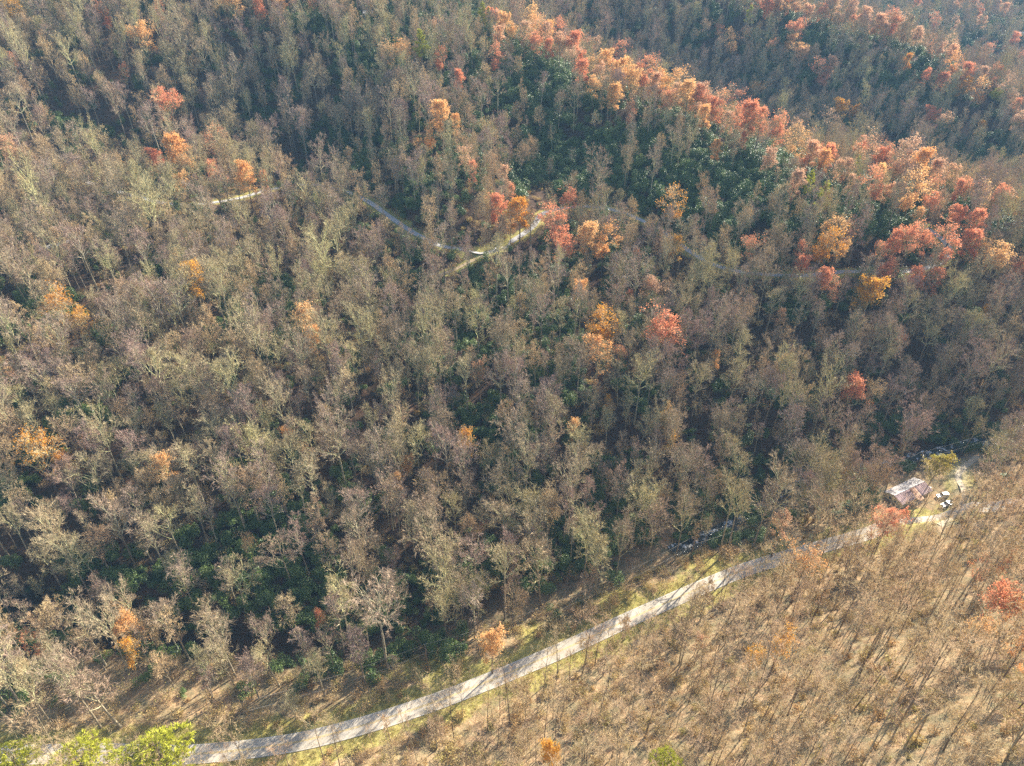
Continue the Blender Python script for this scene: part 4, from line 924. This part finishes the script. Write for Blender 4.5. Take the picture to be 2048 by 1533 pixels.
# ------------------------------------------------------------------ vehicles
def vehicle(name, label, cat, loc, rz, paint, kind='suv', L=4.7, Wd=1.85, H=1.75):
    o = empty(name, loc, (0, 0, rz)); tag(o, label, cat); hl, hw = L / 2, Wd / 2; sill, belt = .32, .98 if kind != 'sedan' else .85
    prof = [(-hl, sill + .1), (-hl + .08, belt - .1), (-hl + .1, belt), (hl * .35, belt), (hl - .35, belt - .08), (hl - .05, belt - .3), (hl, sill + .15), (hl - .1, sill), (-hl + .1, sill)]
    b = MB(); n_ = len(prof)
    for s_ in (-1, 1):
        for (x_, z_) in prof: b.v.append((x_, s_ * (hw - (.06 if z_ > .8 else 0)), z_))
    b.f.append(tuple(range(n_))); b.f.append(tuple(reversed(range(n_, 2 * n_)))); b.m += [0, 0]
    for i in range(n_):
        j = (i + 1) % n_; b.f.append((j, i, n_ + i, n_ + j)); b.m.append(0)
    body = b.obj('body', paint, o)
    x0, x1 = {'suv': (-hl + .12, hl * .35), 'sedan': (-hl * .55, hl * .35), 'pickup': (-hl * .1, hl * .38)}[kind]
    t0, t1 = x0 + (.25 if kind == 'suv' else .45 if kind == 'sedan' else .12), x1 - .6; ci = .22
    b = MB(); b.hexa([(x0, -hw + .08, belt), (x1, -hw + .08, belt), (x1, hw - .08, belt), (x0, hw - .08, belt), (t0, -hw + ci, H), (t1, -hw + ci, H), (t1, hw - ci, H), (t0, hw - ci, H)]); b.obj('cabin', paint, o)
    def pane(a, nm='window'):
        b = MB(); b.quad(*a); b.obj(nm, M['glass'], o)
    lerp = lambda p, q_, f: tuple(p[i] + (q_[i] - p[i]) * f for i in range(3))
    def inset(p, off):
        c_ = [sum(v[i] for v in p) / 4 for i in range(3)]; return [tuple(c_[i] + (v[i] - c_[i]) * .84 + off[i] for i in range(3)) for v in p]
    pane(inset([(x1, -hw + .08, belt), (x1, hw - .08, belt), (t1, hw - ci, H), (t1, -hw + ci, H)], (.03, 0, .03)), 'windscreen')
    pane(inset([(x0, hw - .08, belt), (x0, -hw + .08, belt), (t0, -hw + ci, H), (t0, hw - ci, H)], (-.03, 0, .02)), 'rear_window')
    for s_ in (-1, 1):
        A, B_, C_, D_ = (x0, s_ * (hw - .08), belt), (x1, s_ * (hw - .08), belt), (t1, s_ * (hw - ci), H), (t0, s_ * (hw - ci), H)
        for f0, f1 in ((.03, .48), (.52, .97)):
            pane(inset([lerp(A, B_, f0), lerp(A, B_, f1), lerp(D_, C_, f1), lerp(D_, C_, f0)], (0, s_ * .03, .01)))
        for xx in (-hl + .85, hl - .9):
            b = MB(); k = 14; n_ = len(b.v)
            for yy in (s_ * (hw - .2), s_ * (hw + .02)):
                for i in range(k): b.v.append((xx + .34 * cos(2 * pi * i / k), yy, .34 + .34 * sin(2 * pi * i / k)))
            for i in range(k): b.f.append((i, (i + 1) % k, k + (i + 1) % k, k + i)); b.m.append(0)
            b.f.append(tuple(range(k))); b.f.append(tuple(range(k, 2 * k))); b.m += [0, 0]
            w = b.obj('wheel', M['tyre'], o); b = MB()
            for i in range(10): b.v.append((xx + .2 * cos(2 * pi * i / 10), s_ * (hw + .03), .34 + .2 * sin(2 * pi * i / 10)))
            b.f.append(tuple(range(10))); b.m.append(0); b.obj('rim', M['chrome'], w)
        b = MB(); b.box(hl - .12, hl + .012, s_ * (hw - .38) - .15, s_ * (hw - .38) + .15, .62, .76); b.obj('headlight', M['chrome'], o)
        b = MB(); b.box(-hl - .012, -hl + .1, s_ * (hw - .22) - .1, s_ * (hw - .22) + .1, .6, .85); b.obj('tail_light', M['redlamp'], o)
    for xx in (hl, -hl): b = MB(); b.box(xx - .06, xx + .06, -hw + .1, hw - .1, .36, .55); b.obj('bumper', M['tyre'], o)
    if kind == 'pickup':
        b = MB(); b.box(-hl + .18, x0 - .08, -hw + .2, hw - .2, belt - .02, belt + .012); b.obj('truck_bed', M['tyre'], o)
    return o
M['tyre'] = plain('black_rubber', (.03, .03, .03), .85); M['chrome'] = plain('bright_metal', (.7, .7, .72), .25, .8)
M['redlamp'] = plain('red_lamp', (.35, .02, .02), .3); M['wpaint'] = plain('white_paint', (.62, .63, .64), .3, 0, .6, var=.04); M['spaint'] = plain('silver_paint', (.34, .36, .38), .3, .4, .6, var=.05)
def onground(px, py): q = hit(px, py); return (q[0], q[1], float(Hgt(q[0], q[1])) + .03)
vehicle('parked_suv', 'white sport utility vehicle parked at the right end of the small house', 'car', onground(1884, 994), R(188), M['wpaint'])
vehicle('parked_pickup', 'silver pickup truck parked in front of the white vehicle near the small house', 'pickup truck', onground(1893, 1011), R(200), M['spaint'], 'pickup', 5.2, 1.9, 1.75)
q = hit(992, 493); i = int(np.argmin(np.hypot(UP[:, 0] - q[0], UP[:, 1] - q[1]))); tv = UP[i + 1] - UP[i - 1]
vehicle('car', 'pale car driving on the hillside lane at its lowest bend', 'car', (UP[i, 0], UP[i, 1], UP[i, 2] + .14), math.atan2(tv[1], tv[0]), M['wpaint'], 'sedan', 4.6, 1.8, 1.45)

# ------------------------------------------------------------------ power line
M['pole'] = plain('pole_wood', (.20, .14, .10), .9); M['wire'] = plain('wire', (.55, .53, .50), .5, .3)
tops = []
for i, (px, py, lb) in enumerate([(1848, 905, 'wooden utility pole with a transformer behind the small house'), (1630, 985, 'wooden utility pole in the trees between creek and road'), (1390, 1075, 'wooden utility pole at the wood edge, second from the left'), (1142, 1195, 'wooden utility pole above the bend of the grassy verge'), (850, 1292, 'leftmost wooden utility pole at the edge of the dark thicket')]):
    hp = 12.0; q = hit(px, py, above=hp); z = float(Hgt(q[0], q[1])); p = empty('utility_pole', (q[0], q[1], z), (0, 0, R(25))); tag(p, lb, 'utility pole', 'utility poles along the valley')
    b = MB(); b.tube([(0, 0, -.8), (0, 0, hp)], [.17, .12], 8, cap=True); b.obj('post', M['pole'], p)
    b = MB(); b.box(-.06, .06, -1.2, 1.2, hp - .9, hp - .78); ca = b.obj('crossarm', M['pole'], p)
    for yy in (-1.1, 0.3, 1.1): b = MB(); b.tube([(0, yy, hp - .78), (0, yy, hp - .6)], [.07, .05], 6, cap=True); b.obj('insulator', M['trim'], ca)
    if i == 0: b = MB(); b.tube([(.35, 0, hp - 2.6), (.35, 0, hp - 1.6)], [.28, .28], 10, cap=True); b.obj('transformer', M['trim'], p)
    tops.append(np.array([q[0], q[1], z + hp - .6]))
e0 = tops[0] - tops[1]; e0[2] = 0; tops = [tops[0] + e0 * 1.2] + tops
e1 = tops[-1] - tops[-2]; e1[2] = 0; tops.append(tops[-1] + e1 * 1.1)
for s_ in (0, 1):
    b = MB()
    for a, c_ in zip(tops[:-1], tops[1:]):
        dv = c_ - a; nv = unit(np.array([-dv[1], dv[0], 0])) * (1.0 if s_ else -1.0) * .9; dz = -1.8 * s_
        pts = [a + dv * f + nv + np.array([0, 0, dz - 1.6 * 4 * f * (1 - f)]) for f in np.linspace(0, 1, 13)]
        b.tube(pts, [.028] * 13, 3)
    tag(b.obj('power_line', M['wire']), ('lower' if s_ else 'upper') + ' overhead wire strung between the utility poles', 'power line', 'overhead wires')

# ------------------------------------------------------------------ boulders in the creek, fallen logs
def boulder(seed):
    r = random.Random(seed); b = MB(); k = 8
    for j, (zz, rr) in enumerate([(-.4, .8), (.1, 1.0), (.5, .75), (.75, .3)]):
        for i in range(k): a = 2 * pi * i / k; f = rr * r.uniform(.8, 1.15); b.v.append((f * cos(a), f * sin(a), zz + r.uniform(-.08, .08)))
    for j in range(3):
        for i in range(k): a0 = j * k + i; a1 = j * k + (i + 1) % k; b.f.append((a0, a1, a1 + k, a0 + k)); b.m.append(0)
    b.f.append(tuple(3 * k + i for i in range(k))); b.m.append(0); return b.mesh('boulder', [M['rock']])
bm_ = [boulder(i) for i in range(4)]
vis = [i for i in range(len(STREAM)) if 1345 < project(*STREAM[i])[0] < 2060]
ORDN = ['%d%s' % (i, 'th' if 10 <= i % 100 <= 20 else {1: 'st', 2: 'nd', 3: 'rd'}.get(i % 10, 'th')) for i in range(80)]
rocks = []
for j in range(46):
    i = vis[int((j + rnd.random() * .8) / 46 * (len(vis) - 1))]; o = bpy.data.objects.new('boulder', bm_[j % 4]); s_ = rnd.uniform(.4, 1.0)
    o.location = (STREAM[i, 0] + rnd.uniform(-2.4, 2.4), STREAM[i, 1] + rnd.uniform(-2.4, 2.4), STREAM[i, 2] - .45); o.scale = (s_, s_ * .8, s_ * .7); o.rotation_euler = (0, 0, rnd.uniform(0, 6)); link(o)
    rocks.append(o)
rocks.sort(key=lambda o: project(*o.location)[0])
for j, o in enumerate(rocks): tag(o, ('leftmost' if j == 0 else 'rightmost' if j == len(rocks) - 1 else ORD[j]) + ' pale boulder from the left in the foaming creek'.replace('from the left ' if j in (0, len(rocks) - 1) else '~', ''), 'boulder', 'boulders in the creek')
for j, (px, py, l_, az, lb) in enumerate([(432, 1408, 9, 130, 'dark fallen log on the leaf-covered flat at the lower left'), (470, 1432, 7, 20, 'short fallen log at the foot of the leaf-covered flat'), (1895, 1005, 6, 10, 'pale log lying by the driveway near the parked vehicles'), (1700, 1450, 8, 60, 'fallen log on the near slope at the lower right'), (1260, 1460, 7, 150, 'fallen log among saplings on the near slope')]):
    q = hit(px, py); b = MB(); z = float(Hgt(q[0], q[1])); d = np.array([cos(R(az)), sin(R(az))]); x2, y2 = q[0] + d[0] * l_, q[1] + d[1] * l_
    b.tube([(q[0], q[1], z + .2), ((q[0] + x2) / 2, (q[1] + y2) / 2, (z + float(Hgt(x2, y2))) / 2 + .3), (x2, y2, float(Hgt(x2, y2)) + .25)], [.3, .26, .16], 8, cap=True)
    tag(b.obj('fallen_log', M['darkbark']), lb, 'log')

# ------------------------------------------------------------------ the hazy air
b = MB(); b.box(-2750, 2950, -850, 3350, -12, 330)
hz_ = b.obj('haze', []); tag(hz_, 'thin blue autumn haze filling the valleys', kind='stuff')
m = bpy.data.materials.new('haze_air'); m.use_nodes = True; n = m.node_tree.nodes; n.clear()
out = n.new('ShaderNodeOutputMaterial'); pv = n.new('ShaderNodeVolumePrincipled')
pv.inputs['Color'].default_value = (.36, .66, 1, 1); pv.inputs['Density'].default_value = HAZE; pv.inputs['Anisotropy'].default_value = 0.0
m.node_tree.links.new(pv.outputs[0], out.inputs['Volume']); hz_.data.materials.append(m)
